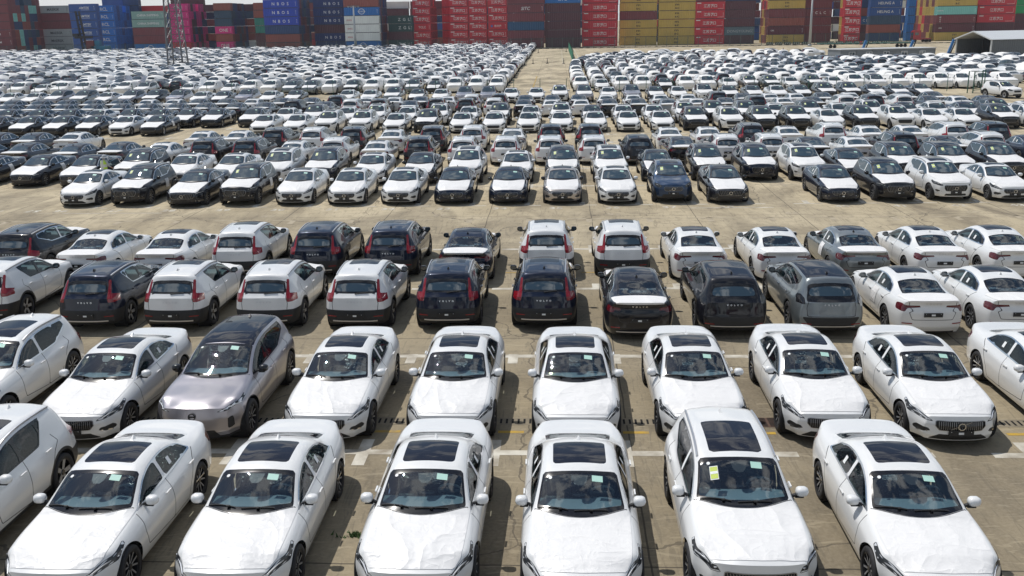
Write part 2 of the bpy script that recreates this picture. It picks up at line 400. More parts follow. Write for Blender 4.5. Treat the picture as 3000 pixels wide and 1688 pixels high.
HEAD = {'S': [(.50, .575), (.60, .645), (.92, .735), (1.20, .815), (1.25, .785), (1.05, .655), (.80, .60)],
        'L': [(.56, .60), (.60, .68), (.92, .75), (1.18, .80), (1.18, .77), (.95, .69), (.72, .60)],
        'X': [(.54, .745), (.60, .83), (.95, .90), (1.2, .955), (1.22, .90), (.98, .79), (.7, .745)],
        'C': [(.52, .76), (.55, .87), (.85, .94), (.97, .92), (.94, .80), (.7, .75)],
        'E': [(.46, .80), (.60, .86), (.9, .91), (1.22, .975), (1.22, .92), (.85, .835), (.60, .80)], 'W': None}
TAIL = {'S': [[(.30, .90), (.34, .945), (.66, .935), (.80, .975), (1.02, .955), (1.02, .80), (.70, .765), (.66, .86)]],
        'L': [[(.50, .86), (.52, .93), (.72, .95), (1.0, .95), (1.0, .80), (.70, .80), (.66, .86)]],
        'X': [[(.575, 1.44), (.635, 1.44), (.69, 1.06), (1.02, .99), (1.02, .84), (.62, .84), (.62, 1.02)]],
        'C': [[(.575, 1.44), (.635, 1.44), (.685, 1.10), (1.02, 1.05), (1.02, .89), (.63, .87), (.60, 1.10)]],
        'E': [[(.68, 1.08), (.80, 1.15), (1.05, 1.12), (1.0, .93), (.68, .93)]], 'W': []}
GRILLE = {'S': (.42, .60, .40, .47), 'L': (.44, .66, .48, .56), 'X': (.52, .77, .43, .50), 'C': (.62, .79, .37, .42)}
def make_shell(ty, ny, nt, ncap, lod):
    s = SPEC[ty]; V, F = grid(s, ny, nt, ncap); sh = Shell(V, F)
    L = s['L']; suv = s['suv']; rr, ra = s['rr'], s['ra']
    x = lambda v: v[:, 0]; y = lambda v: v[:, 1]; z = lambda v: v[:, 2]; t = lambda v: v[:, 3]
    wr = lambda v: tab(s, 'R', 1, v[:, 1]); 
    for yw in s['yw']:
        sh.cut(lambda v: np.maximum(np.hypot(y(v)-yw, z(v)-rr)-ra, (t(v)-3.9)*.2), 'hole')
        sh.cut(lambda v: np.maximum(np.maximum(np.hypot(y(v)-yw, z(v)-rr)-ra-(.055 if ty in 'CX' else .02), (t(v)-3.9)*.2), .3-x(v)), 'arch')
    cy = dict((k, r) for k, r in zip(range(99), [r[0] for r in s['C']]))
    C = s['C']
    if not suv:
        yb, yt = C[5][0]+.02, C[8][0]+.02; rt, rb = C[13][0]-.03, C[15][0]-.04
    else:
        yb, yt = C[5][0]+.0, C[8][0]+.03
    ws = lambda v: np.maximum.reduce([yb+.26*(x(v)/.7)**2-y(v), (y(v)-yt-.05*(x(v)/.6)**2), x(v)-(wr(v)-.02), (4.6-t(v))*.2])
    # windshield: black border then clear glass
    sh.cut(ws, 'wfrit')
    sh.cut(lambda v: np.maximum(np.maximum(ws(v)+.035, (yb+.13+.20*(x(v)/.7)**2-y(v))), (y(v)-yt+.07)), 'wglass', ('wfrit',))
    if not suv:
        rw = lambda v: np.maximum.reduce([rt+.03*(x(v)/.6)**2-y(v), y(v)-rb, x(v)-(wr(v)-.06), (4.9-t(v))*.2])
    else:
        yk = C[-5][0]
        rw = lambda v: np.maximum.reduce([({'W': 1.22, 'E': 1.00}.get(ty, 1.10))-z(v), z(v)-1.475-s.get('dz', 0), x(v)-(wr(v)-(.015 if ty == 'E' else .04)), (yk-y(v)), (4.9-t(v))*.2])
    sh.cut(rw, 'rfrit'); sh.cut(lambda v: np.maximum(rw(v)+.05, ((1.14-z(v)) if ty == 'E' else -1.)), 'rglass', ('rfrit',))
    # side windows between belt and rail
    zb = lambda v: tab(s, 'B', 2, v[:, 1]); zr = lambda v: tab(s, 'R', 2, v[:, 1])
    if not suv:
        a = [sL if ty == 'L' else sA][0]
        f_ = lambda q: float(np.interp(q, sA, a))
        y0, y1, yB, yD = f_(1.62), f_(3.70), f_(2.56), f_(3.33)
        top = lambda v: z(v)-(zr(v)-.045)
        slopeF = lambda v: (y0+(z(v)-.95)*1.55)-y(v)-.12
        slopeR = lambda v: (y(v)-(y1-(z(v)-1.0)*1.25))*.7
        win = lambda v: np.maximum.reduce([top(v), zb(v)+.035-z(v), slopeF(v)*.6, slopeR(v), (y(v)-y1+.02), (4.0-t(v))*.2, (t(v)-5.05)*.2])
        # the quarter kick
    else:
        a = {'X': xA, 'C': xC, 'E': xE, 'W': [q*1.03 for q in xE]}[ty]
        f_ = lambda q: float(np.interp(q, xA, a))
        y0, y1, yB, yD = f_(1.72), f_(4.02), f_(2.62), f_(3.42)
        if ty == 'C': y1 = f_(3.75); yD = f_(3.36)
        kick = {'X': .30, 'C': .9, 'E': .25, 'W': .2}[ty]
        top = lambda v: z(v)-(zr(v)-.05)
        slopeF = lambda v: (y0+(z(v)-1.08)*1.25)-y(v)-.1
        low = lambda v: zb(v)+.035+np.clip(y(v)-(yD-.15), 0, 1)*kick-z(v)
        slopeR = lambda v: (y(v)-(y1-(z(v)-1.15)*.35))
        win = lambda v: np.maximum.reduce([top(v), low(v), slopeF(v)*.7, slopeR(v), (4.0-t(v))*.2, (t(v)-5.05)*.2])
    if ty != 'W':
        sh.cut(lambda v: win(v)-.012, 'trim')
        sh.cut(lambda v: np.maximum(win(v)+.012, -np.minimum(np.abs(y(v)-yB)-.045, np.abs(y(v)-yD)-.02)), 'sglass', ('trim',))
        sh.cut(lambda v: np.maximum(win(v)+.012, np.minimum(np.abs(y(v)-yB)-.045, np.abs(y(v)-yD)-.02)), 'pillar', ('trim',))
    else:
        sh.cut(lambda v: np.maximum(win(v)+.03, np.abs(y(v)-f_(2.15))-.20), 'sglass')
    # roof glass
    if ty == 'E': rg = lambda v: np.maximum.reduce([x(v)-(wr(v)-.015), yt+.03-y(v), y(v)-(C[13][0]-.02), (4.9-t(v))*.2])
    elif ty == 'W': rg = None
    else:
        ga, gb, gw = {'S': (2.27, 3.06, .43), 'L': (2.42, 3.25, .43), 'X': (2.32, 3.42, .42), 'C': (2.16, 3.02, .42)}[ty]
        rg = lambda v: np.hypot(np.maximum(x(v)-gw+.07, 0), np.maximum(np.abs(y(v)-(ga+gb)/2)-(gb-ga)/2+.07, 0))-.07+np.minimum(np.maximum(x(v)-gw+.07, np.abs(y(v)-(ga+gb)/2)-(gb-ga)/2+.07), 0)+np.where(t(v) < 5, 1., 0)
    if rg: sh.cut(rg, 'roofglass')
    sF = lambda v: x(v)+.9*np.maximum(0, y(v)-yfront(s, x(v), z(v))-.02)
    yc = s['C']; 
    rz_ = [(r[1], r[0]) for r in C[-5:]][::-1] if suv else [(0, L), (1, L)]
    def sR(v):
        yr_ = np.interp(z(v), [q[0] for q in rz_], [q[1]+.06 for q in rz_]) if suv else L
        return x(v)+.9*np.maximum(0, yr_-yrear(s, x(v), z(v))-.02-y(v))
    if lod <= 3 or ty in 'SXC':
        if lod == 4:
            for P in TAIL[ty]: sh.cut(lambda v: np.maximum(poly_sd(sR(v), z(v), P), L-1.0-y(v)), 'tail')
    if lod <= 3:
        if HEAD[ty]: sh.cut(lambda v: np.maximum(poly_sd(sF(v), z(v), HEAD[ty]), y(v)-1.3), 'head')
        if HEAD[ty] and lod == 1:      # light guide along the upper edge
            sh.cut(lambda v: np.maximum(poly_sd(sF(v), z(v), HEAD[ty])+.008, -poly_sd(sF(v), z(v), HEAD[ty])-.024), 'headw', ('head',))
        for P in TAIL[ty]:
            sh.cut(lambda v: np.maximum(poly_sd(sR(v), z(v), P), L-1.0-y(v)), 'tail')
        if ty in GRILLE:
            z0, z1, w0, w1 = GRILLE[ty]
            gp = [(-.1, z0), (w0, z0), (w1, z0+(z1-z0)*.45), (w1*.99, z1-.015), (w1*.93, z1), (-.1, z1)]
            sh.cut(lambda v: np.maximum(poly_sd(x(v), z(v), gp)-.012, y(v)-.5), 'gframe'); sh.cut(lambda v: poly_sd(x(v), z(v), gp), 'grille', ('gframe',))
        # intakes
        zi = s['zs']
        k = 1.0 if not suv else 1.25
        if ty in 'SL':
            li = [(-.1, .205), (.58, .205), (.46, .30), (.40, .335), (-.1, .335)]
            si = [(.55, .385), (.60, .44), (.84, .45), (.92, .40), (.90, .345), (.74, .33)]
        elif ty == 'X': li = [(-.1, .30), (.50, .30), (.44, .40), (-.1, .40)]; si = [(.66, .50), (.68, .56), (.90, .56), (.92, .50), (.84, .47)]
        elif ty == 'C': li = [(-.1, .32), (.55, .32), (.46, .46), (-.1, .46)]; si = [(.66, .50), (.80, .58), (.86, .50)]
        else: li = [(-.1, .28), (.52, .28), (.42, .44), (-.1, .44)]; si = [(.66, .44), (.67, .66), (.80, .68), (.82, .44)]
        if ty != 'W':
            sh.cut(lambda v: np.maximum(poly_sd(x(v), z(v), li), y(v)-.6), 'intake')
            sh.cut(lambda v: np.maximum(poly_sd(sF(v), z(v), si), y(v)-.8), 'intake')
            if suv:    # dark bumper insert at the back
                hb = {'X': .42, 'C': .67, 'E': .60}[ty]
                wb_ = {'X': 2, 'C': 2, 'E': .60}[ty]
                sh.cut(lambda v: np.maximum.reduce([z(v)-hb, L-.55-y(v), x(v)-wb_-(z(v)-.4)*.8]), 'clad')
            else:
                sh.cut(lambda v: np.maximum.reduce([z(v)-.245, L-.4-y(v), x(v)-.62]), 'clad')
        if ty in 'CXE': sh.cut(lambda v: z(v)-(.345 if ty == 'C' else .30), 'clad')
    if lod <= 2:
        # door, bonnet and boot gaps as thin dark lines
        dz = s['zs']+.08
        d1 = [(f_(1.50 if not suv else 1.62), dz+.1), (f_(1.42 if not suv else 1.55), .62), (y0-.18, .93 if not suv else 1.03), (y0-.1, 1.3), (yB, 1.7), (yB, dz)]
        d2 = [(yB, dz), (yB, 1.7), (f_(3.3), 1.7), (f_(3.72 if not suv else 3.75), 1.02), (f_(3.55), .9), (f_(3.25), .5), (f_(3.2), dz)]
        gw_ = .0075 if lod == 1 else .011
        for D in (d1, d2):
            g = lambda v: np.maximum(poly_sd(y(v), z(v), D), (t(v)-4.05)*.2)
            sh.cut(lambda v: poly_sd(y(v), z(v), D)-gw_+np.where(t(v) > 4.2, .2, 0.), 'tmp', ('paint',))
            sh.cut(lambda v: poly_sd(y(v), z(v), D)+gw_, 'tmp2', ('tmp',))
            sh.T = ['gap' if q == 'tmp' else ('paint' if q == 'tmp2' else q) for q in sh.T]
        if lod == 1:
            hd = lambda v: np.maximum.reduce([x(v)-(tab(s, 'B', 1, y(v))-.075), .16+.12*(x(v)/.7)**2-y(v), y(v)-(yb-.01+.26*(x(v)/.7)**2), (4-t(v))*.3])
            sh.cut(lambda v: hd(v)-gw_, 'tmp'); sh.cut(lambda v: hd(v)+gw_, 'tmp2', ('tmp',))
            sh.T = ['gap' if q == 'tmp' else ('paint' if q == 'tmp2' else q) for q in sh.T]
            if not suv:
                bp = [(-.2, .56), (.52, .56), (.60, .75), (.50, .80), (.60, .90), (.64, 1.3), (-.2, 1.3)]
                bt = lambda v: np.maximum(poly_sd(x(v), z(v), bp), rb+.02-y(v))
            else:
                bp = [(-.2, .62), (.62, .62), (.64, .84), (.60, 1.0), (.585, 1.42), (-.2, 1.42)]
                bt = lambda v: np.maximum(poly_sd(x(v), z(v), bp), C[-5][0]-y(v))
            sh.cut(lambda v: bt(v)-gw_, 'tmp'); sh.cut(lambda v: bt(v)+gw_, 'tmp2', ('tmp',))
            sh.T = ['gap' if q == 'tmp' else ('paint' if q == 'tmp2' else q) for q in sh.T]
    sh.hood = lambda v: np.maximum.reduce([x(v)-(tab(s, 'B', 1, y(v))-.04), .135+.13*(x(v)/.7)**2-y(v), y(v)-(yb-.015+.24*(x(v)/.7)**2), (4-t(v))*.3])
    if not suv: sh.deck = lambda v: np.maximum.reduce([x(v)-(tab(s, 'B', 1, y(v))-.05), rb+.02-y(v), 1.00-z(v)-.03*np.cos(x(v)*7), (4-t(v))*.3])
    sh.info = dict(y0=y0, yB=yB, yD=yD, y1=y1, yb=yb, yt=yt, f=f_, win=win)
    return sh
def project(bvh, vs, axis, start, off=.004):
    """drop points on to the body along an axis; axis 'y+' shoots towards +y, etc."""
    d = {'y+': Vector((0, 1, 0)), 'y-': Vector((0, -1, 0)), 'x-': Vector((-1, 0, 0)), 'x+': Vector((1, 0, 0)), 'z-': Vector((0, 0, -1))}[axis]
    out = []; last = None
    for v in vs:
        p = Vector(v)
        if axis[0] == 'y': p.y = start
        elif axis[0] == 'x': p.x = start
        else: p.z = start
        h = bvh.ray_cast(p, d)
        if h[0] is None: out.append(last or Vector(v)); continue
        last = h[0]-d*off; out.append(last)
    return out
def rrect(w, h, r=.02, n=3):
    o = []
    for cx, cy, a in ((w/2-r, h/2-r, 0), (-w/2+r, h/2-r, 90), (-w/2+r, -h/2+r, 180), (w/2-r, -h/2+r, 270)):
        for i in range(n+1):
            t = R(a+90*i/n); o.append((cx+r*math.cos(t), cy+r*math.sin(t)))
    return o
def wheel_meshes(rr, wd, style, lod):
    T = MB(); n = 36 if lod == 1 else (20 if lod == 2 else (14 if lod == 3 else 8)); ri = rr*.70
    if lod <= 2:
        T.lathe([(-wd/2+.01, ri), (-wd/2, ri+.012), (-wd/2, rr-.03), (-wd/2+.022, rr-.004), (-.03, rr), (.03, rr), (wd/2-.022, rr-.004), (wd/2, rr-.03), (wd/2, ri+.012), (wd/2-.01, ri)], n)
        rim = MB()
        rim.lathe([(wd/2-.012, ri+.004), (wd/2-.022, ri-.014), (wd/2-.07, ri-.02), (-wd/2+.03, ri-.01)], n, mi=0)
        rim.lathe([(wd/2-.12, ri-.02), (wd/2-.12, .01)], n, mi=0)                 # dark brake disc plane
        k = 5
        for i in range(k):
            for s_ in ((-1, 1) if style else (0,)):
                a = 2*PI*i/k+s_*.16; b = 2*PI*i/k+s_*.30
                p0 = Vector((wd/2-.045, .045*math.cos(a), .045*math.sin(a))); p1 = Vector((wd/2-.025, (ri-.012)*math.cos(b if style else a), (ri-.012)*math.sin(b if style else a)))
                d = p1-p0; q = d.to_track_quat('Z', 'X').to_matrix(); wth = .024 if style else .075
                tn = Vector((0, -math.sin(a), math.cos(a)))*wth/2; tn2 = tn*1.25
                vs = [p0-tn, p0+tn, p1+tn2, p1-tn2]; vb = [v-Vector((.03, 0, 0)) for v in vs]
                rim.add(vs, [(0, 1, 2, 3)], 1); rim.add(vs+vb, [(0, 4, 5, 1), (1, 5, 6, 2), (2, 6, 7, 3), (3, 7, 4, 0)], 0)
        rim.lathe([(wd/2-.03, .001), (wd/2-.03, .05), (wd/2-.06, .056)], 12, mi=0)
        return T, rim
    T.lathe([(-wd/2, ri), (-wd/2, rr-.01), (wd/2, rr-.01), (wd/2, ri)], n, mi=0)
    T.lathe([(wd/2-.03, ri), (wd/2-.05, ri*.45)], n, mi=1); T.lathe([(wd/2-.05, ri*.45), (wd/2-.04, .001)], n, mi=2)
    return T, None
def part(lst, name, me, loc=(0, 0, 0), rz=0., kids=(), label=None):
    if me is not None: lst.append((name, me, loc, rz, kids, label))
SHELLS = {}
CFG = {1: (100, 36, 18), 2: (70, 26, 14), 3: (46, 16, 9), 4: (17, 7, 2)}
def get_shell(ty, lod):
    k = (ty, lod)
    if k not in SHELLS:
        sh = make_shell(ty, *CFG[lod], lod)
        sh.nrm = sh.normals(); n0 = len(sh.V)
        sh.cut(sh.hood, 'film', ('paint', 'gap'))
        if hasattr(sh, 'deck'): sh.cut(sh.deck, 'dfilm', ('paint', 'gap'))
        sh.nrm = sh.normals()
        q = []
        for i, (f, t) in enumerate(zip(sh.F, sh.T)):
            if t == 'sglass': t = 'sg1' if np.mean(sh.V[list(f), 1]) < sh.info['yB'] else 'sg2'
            if t == 'pillar' and np.mean(sh.V[list(f), 1]) > sh.info['yD']-.1: t = 'trim'
            q.append(t)
        sh.T = q
        vs = [tuple(v[:3]) for v in sh.V]+[(-v[0], v[1], v[2]) for v in sh.V]; nv = len(sh.V)
        fs = [f for f, t in zip(sh.F, sh.T) if t != 'hole']
        sh.bvh = BVHTree.FromPolygons(vs, fs+[tuple(i+nv for i in f[::-1]) for f in fs])
        SHELLS[k] = sh
    return SHELLS[k]
MC = {}
def cached(key, fn):
    if key not in MC: MC[key] = fn()
    return MC[key]
EMBLEM = None
def emblem_mesh(r):
    b = MB(); n = 20
    for i in range(n):
        a0, a1 = 2*PI*i/n, 2*PI*(i+1)/n
        vs = []
        for a in (a0, a1):
            for q, y in ((r*.78, 0), (r*.78, -.02), (r, -.02), (r, 0)): vs.append((q*math.cos(a), y, q*math.sin(a)))
        b.add(vs, [(0, 4, 5, 1), (1, 5, 6, 2), (2, 6, 7, 3)], 0)
    b.box((0, -.012, 0), (r*1.5, .012, r*.36), 1)
    return b
def car_parts(ty, c, lod, facing, opt):
    """list of parts of one kind of car, shared by all its copies"""
    s = SPEC[ty]; sh = get_shell(ty, lod); L = s['L']; rr = s['rr']; inf = sh.info; suv = s['suv']
    wrap = ty == 'W'
    film = opt.get('film', True) and not wrap; dfilm = opt.get('dfilm', False)
    P = []; key = (ty, lod)
    pm = M_WRAP if wrap else paint(c)
    clad = M_TRIMK if (ty in 'C' or (ty in 'XE' and c != 'w')) else pm
    if wrap: clad = M_WRAP
    pil = {'S': mat('pillar_film', (.78, .79, .80), .4), 'L': M_STW, 'X': M_STW, 'C': M_BLACK, 'E': M_BLACK, 'W': M_WRAP}[ty]
    if ty == 'X' and c == 'w' and facing == 'R': pil = M_BLACK
    trim = {'S': M_CHROME, 'L': M_CHROME, 'X': M_CHROME, 'C': M_BLACK if c == 'w' else M_CHROME, 'E': M_BLACK, 'W': M_WRAP}[ty]
    tags = {'paint': 0, 'film': 0, 'dfilm': 0, 'gap': 1, 'arch': 2, 'clad': 2, 'intake': 3}
    if lod >= 3: tags.update(trim=4, pillar=5)
    def bodymesh():
        a = dict(tags)
        if lod == 4: a.update(tail=6, trim=4, pillar=5)
        if ty in 'SL': a['arch'] = 0
        return shell_mesh('body', sh, sh.nrm, a, [pm, M_GAP, clad if ty != 'S' and ty != 'L' else (M_TRIMK), M_TRIMK if not wrap else M_WRAP, trim, pil, M_RED])
    body_kids = []
    if lod == 1:
        # wheel housings and floor so nothing shows through the arches
        def under():
            b = MB()
            for yw in s['yw']:
                for sx in (-1, 1): 
                    b.lathe([(sx*.52, s['ra']+.01), (sx*(s['W']-.035), s['ra']-.004)], 20, c=(0, yw, rr))
                    b.lathe([(sx*.52, s['ra']+.01), (sx*.52, .02)], 20, c=(0, yw, rr))
            b.box((0, L/2, s['zs']+.06), (s['W']*1.7, s['yw'][1]-s['yw'][0]-2*s['ra'], .10))
            b.box((0, L/2, s['zs']+.14), (1.02, L-.7, .12))
            return b.mesh('underbody', [M_UNDER])
    else:
        def under():
            b = MB(); y0_, y1_ = s['yw']; b.box((0, (y0_+y1_)/2, s['zs']+.20), (s['W']*1.74, y1_-y0_+.62, .36)); b.box((0, L/2, s['zs']+.10), (1.0, L-.7, .14)); return b.mesh('underbody', [M_UNDER])
    part(P, 'body', cached(key+(c, 'body', facing), bodymesh))
    part(P, 'underbody', cached(key+('under',), under))
    gm = M_GLASS if lod == 1 else (M_DGLASS if lod == 2 else M_FARGLASS)
    sgm = M_SGLASS if lod == 1 else (M_DGLASS if lod == 2 else M_FARGLASS)
    wk = []
    # windshield and what is stuck to it
    me = cached(key+('ws',), lambda: shell_mesh('windshield', sh, sh.nrm, {'wfrit': 0, 'wglass': 1}, [M_BLACK if not wrap else M_BLACK, gm]))
    def onglass(poly, cx, cy, m, nm):
        def f():
            pts = project(sh.bvh, [(cx+a, cy+b, 0) for a, b in poly], 'z-', 3., .007)
            b = MB()
            if m is M_STY:
                b.add(pts, [tuple(range(len(pts)))], 1); up = Vector((0, -.001, .003)); q = [p.lerp(sum(pts, Vector())/4, .13)+up for p in pts]
                b.add(q, [tuple(range(4))], 0); b.add([q[0].lerp(q[3], .40)+up*.5, q[1].lerp(q[2], .40)+up*.5, q[1].lerp(q[2], .62)+up*.5, q[0].lerp(q[3], .62)+up*.5], [(0, 1, 2, 3)], 1)
                return b.mesh(nm, [M_STY, M_STW])
            b.add(pts, [tuple(range(len(pts)))]); return b.mesh(nm, [m])
        return cached(key+(nm, cx, cy), f)
    ytop = inf['yt']
    stk = []
    if lod <= 3 and not wrap or lod <= 3:
        stk.append(('paper_notice', onglass([(-.085, -.055), (.085, -.055), (.085, .055), (-.085, .055)], .27, ytop-.15, M_STG, 'paper_notice'), (0, 0, 0), 0, (), None))
        if ty in 'XC':
            stk.append(('energy_label', onglass([(-.065, -.12), (.065, -.12), (.065, .10), (-.065, .10)], -.40, ytop-.26, M_STY, 'energy_label'), (0, 0, 0), 0, (), None))
    if lod == 1:
        def dotm():
            pts = project(sh.bvh, [(-.47+.028*math.cos(i*PI/6), ytop-.10+.028*math.sin(i*PI/6), 0) for i in range(12)], 'z-', 3., .007)
            b = MB(); b.add(pts, [tuple(range(12))]); return b.mesh('round_sticker', [M_STW])
        stk.append(('round_sticker', cached(key+('dot',), dotm), (0, 0, 0), 0, (), None))
        def camhous():
            pts = project(sh.bvh, [(a, b, 0) for a, b in [(-.13, ytop-.05), (.13, ytop-.05), (.10, ytop-.20), (.05, ytop-.26), (-.05, ytop-.26), (-.10, ytop-.20)]], 'z-', 3., -.012)
            b = MB(); b.add(pts, [tuple(range(6))]); return b.mesh('camera_housing', [M_TRIMK])
        stk.append(('camera_housing', cached(key+('camh',), camhous), (0, 0, 0), 0, (), None))
    part(P, 'windshield', me, kids=stk)
    part(P, 'rear_window', cached(key+('rw', facing), lambda: shell_mesh('rear_window', sh, sh.nrm, {'rfrit': 0, 'rglass': 1}, [M_BLACK, (M_DGLASS if suv and lod < 3 else gm)])))
    part(P, 'roof_glass', cached(key+('rg',), lambda: shell_mesh('roof_glass', sh, sh.nrm, {'roofglass': 0}, [M_ROOFG])) if not wrap else None)
    for sd_ in 'lr':
        for k in ('sg1', 'sg2'):
            me = cached(key+('sg', sd_, k), lambda: shell_mesh('side_window', sh, sh.nrm, {k: 0}, [sgm], sd_, -.006))
            part(P, 'side_window', me)
        if lod <= 2: part(P, 'window_frame', cached(key+('tr', sd_, c, facing), lambda: shell_mesh('window_frame', sh, sh.nrm, {'trim': 0, 'pillar': 1}, [trim, pil], sd_, .002)))
        if lod <= 3:
            part(P, 'headlight', cached(key+('hd', sd_), lambda: shell_mesh('headlight', sh, sh.nrm, {'head': 0, 'headw': 1}, [M_LAMP, M_LAMPW], sd_)) if facing == 'F' or lod == 1 else None)
            if facing == 'R' or lod == 1: part(P, 'taillight', cached(key+('tl', sd_), lambda: shell_mesh('taillight', sh, sh.nrm, {'tail': 0}, [M_REDK if ty in 'SL' else (M_BLACK if ty == 'E' else M_RED)], sd_)))
        if lod <= 2 and facing == 'F' and HEAD[ty] and not wrap:
            sx = 1 if sd_ == 'l' else -1
            def guide():
                b = MB(); H = HEAD[ty]; a, d = H[1], H[2]
                zc0 = (H[0][1]+H[1][1])/2; 
                pr = project(sh.bvh, [(sx*(a[0]+.02), 0, zc0+.01), (sx*.72, 0, (zc0+d[1])/2-.01), (sx*.86, 0, d[1]-.045)], 'y+', -1, .006)
                for q0, q1 in zip(pr, pr[1:]): b.bar(q0, q1, .016)
                return b.mesh('light_guide', [M_LAMPW])
            lg = cached(key+('lg', sx), guide)
            nm0, me0, l0, r0, k0, lb0 = P[-1]
            P[-1] = (nm0, me0, l0, r0, [('light_guide', lg, (0, 0, 0), 0, (), None)], lb0)
    # tail or head faces left out above still close the body
    if lod > 1:
        t2 = {'tail': 0} if facing == 'F' else {'head': 0, 'headw': 0}
    # grille with bars and emblem
    if lod == 4 and not wrap and facing == 'F':
        def g4():
            b = MB(); z0, z1, w0, w1 = GRILLE.get(ty, (.30, .42, .45, .5))
            pr = project(sh.bvh, [(-w1, 0, z0), (0, 0, z0), (w1, 0, z0), (w1, 0, z1), (0, 0, z1), (-w1, 0, z1)], 'y+', -1, .03); b.add(pr, [(0, 1, 4, 5), (1, 2, 3, 4)])
            for sx in (1, -1):
                pr = project(sh.bvh, [(sx*q, 0, z_) for q, z_ in ((.60, z1-.03), (.60, z1+.05), (.84, z1+.14), (.84, z1+.04))], 'y+', -1, .03); b.add(pr, [(0, 1, 2, 3)])
            return b.mesh('grille', [M_TRIMK])
        part(P, 'grille', cached(key+('g4',), g4))
    if ty in GRILLE and lod <= 3:
        z0, z1, w0, w1 = GRILLE[ty]
        def gr():
            b = MB(); me0 = shell_mesh('grille', sh, sh.nrm, {'grille': 0}, [M_TRIMK], 'both', -.02)
            vs = [tuple(v.co) for v in me0.vertices]; b.add(vs, [tuple(p.vertices) for p in me0.polygons], 0)
            me1 = shell_mesh('g', sh, sh.nrm, {'gframe': 0}, [M_CHROME], 'both', .006)
            b.add([tuple(v.co) for v in me1.vertices], [tuple(p.vertices) for p in me1.polygons], 1)
            if lod == 1 or (lod == 2):
                nb = 22 if lod == 1 else 14
                for i in range(nb):
                    xx = -w1*.92+2*w1*.92*(i+.5)/nb
                    if ty in 'SC':
                        za, zb_ = z0+.012, z1-.012
                        pts = project(sh.bvh, [(xx, 0, za), (xx, 0, (za+zb_)/2), (xx, 0, zb_)], 'y+', -1, .0)
                        for q0, q1 in zip(pts, pts[1:]): b.bar(q0, q1, .008 if lod == 1 else .010, 1)
                    else:
                        sg = 1 if xx > 0 else -1
                        xa = xx; xb = xx+sg*.07
                        if abs(xb) > w1*.95: continue
                        pts = project(sh.bvh, [(xa, 0, z0+.012), (xb, 0, z1-.012)], 'y+', -1, .0)
                        b.bar(pts[0], pts[1], .008 if lod == 1 else .010, 1)
                pd = project(sh.bvh, [(-.20 if ty != 'L' else -.2, 0, z0+.015), (.20, 0, z1-.01)], 'y+', -1, .006); b.bar(pd[0], pd[1], .014, 1)
            return b.mesh('grille', [M_TRIMK, M_GRIL])
        if facing == 'F' or lod == 1:
            pe = project(sh.bvh, [(0, 0, (z0+z1)/2)], 'y+', -1, .01)[0]
            kids = [('emblem', cached(key+('emb',), lambda: emblem_mesh(.075).mesh('emblem', [M_CHROME, M_TRIMK])), tuple(pe), 0, (), None)] if lod <= 2 else []
            part(P, 'grille', cached(key+('gr',), gr), kids=kids)
    elif ty == 'E' and lod <= 2 and facing == 'F':
        pe = project(sh.bvh, [(0, 0, .74)], 'y+', -1, .01)[0]
        part(P, 'emblem', cached(key+('emb',), lambda: emblem_mesh(.075).mesh('emblem', [M_TRIMK, M_TRIMK])), tuple(pe))
    # hood and boot film
    if film: part(P, 'hood_film', cached(key+('hf',), lambda: shell_mesh('hood_film', sh, sh.nrm, {'film': 0}, [M_FILM if lod < 3 else M_FILM_FAR], 'both', .007)))
    if dfilm and hasattr(sh, 'deck'): part(P, 'boot_film', cached(key+('df',), lambda: shell_mesh('boot_film', sh, sh.nrm, {'dfilm': 0}, [M_FILM if lod < 3 else M_FILM_FAR], 'both', .009)))
    # wheels
    style = ty not in 'C'
    T, rim = cached(('wheel', rr, style, lod), lambda: (lambda a: (a[0].mesh('wheel', [M_TYRE, M_RIMS, M_RIMK], lod < 3), a[1].mesh('rim', [M_RIMK, M_RIMS]) if a[1] else None))(wheel_meshes(rr, .225, style, lod)))
    wx = s['W']-.125
    for yw in s['yw']:
        for sx in (1, -1):
            part(P, 'wheel', T, (sx*wx, yw, rr), 0 if sx > 0 else PI, [('rim', rim, (0, 0, 0), 0, (), None)] if rim else [])
    # mirrors
    zm = float(tab(s, 'B', 2, np.array([inf['y0']]))[0])+.075
    mcol = pm if (c == 'w' and not (facing == 'R' and ty == 'C')) or wrap else M_BLACK
    if c == 'w' and suv and ty == 'E': mcol = M_BLACK
    def mir():
        b = MB(); K = 10; rows = []
        for j, (yy, q) in enumerate(((-.075, .35), (-.06, .75), (-.02, 1.), (.03, 1.), (.055, .96))):
            rows.append([(.135+.105*q*math.copysign(abs(math.cos(t))**.7, math.cos(t))*(1 if math.cos(t) > 0 else .9), yy, .075*q*math.copysign(abs(math.sin(t))**.7, math.sin(t))+.02) for t in [2*PI*i/K for i in range(K)]])
        vs = sum(rows, []); fs = [(j*K+i, j*K+(i+1) % K, (j+1)*K+(i+1) % K, (j+1)*K+i) for j in range(4) for i in range(K)]+[tuple(range(K))[::-1]]
        b.add(vs, fs, 0); b.box((.03, .0, -.035), (.12, .05, .035), 1, Matrix.Rotation(R(-25), 3, 'Y'))
        b.box((.10, 0, -.065), (.13, .06, .02), 1)
        return b
    def mirg():
        b = MB(); b.add([(.135+.09*math.cos(t), .056, .06*math.sin(t)+.02) for t in [2*PI*i/10 for i in range(10)]], [tuple(range(10))[::-1]]); return b
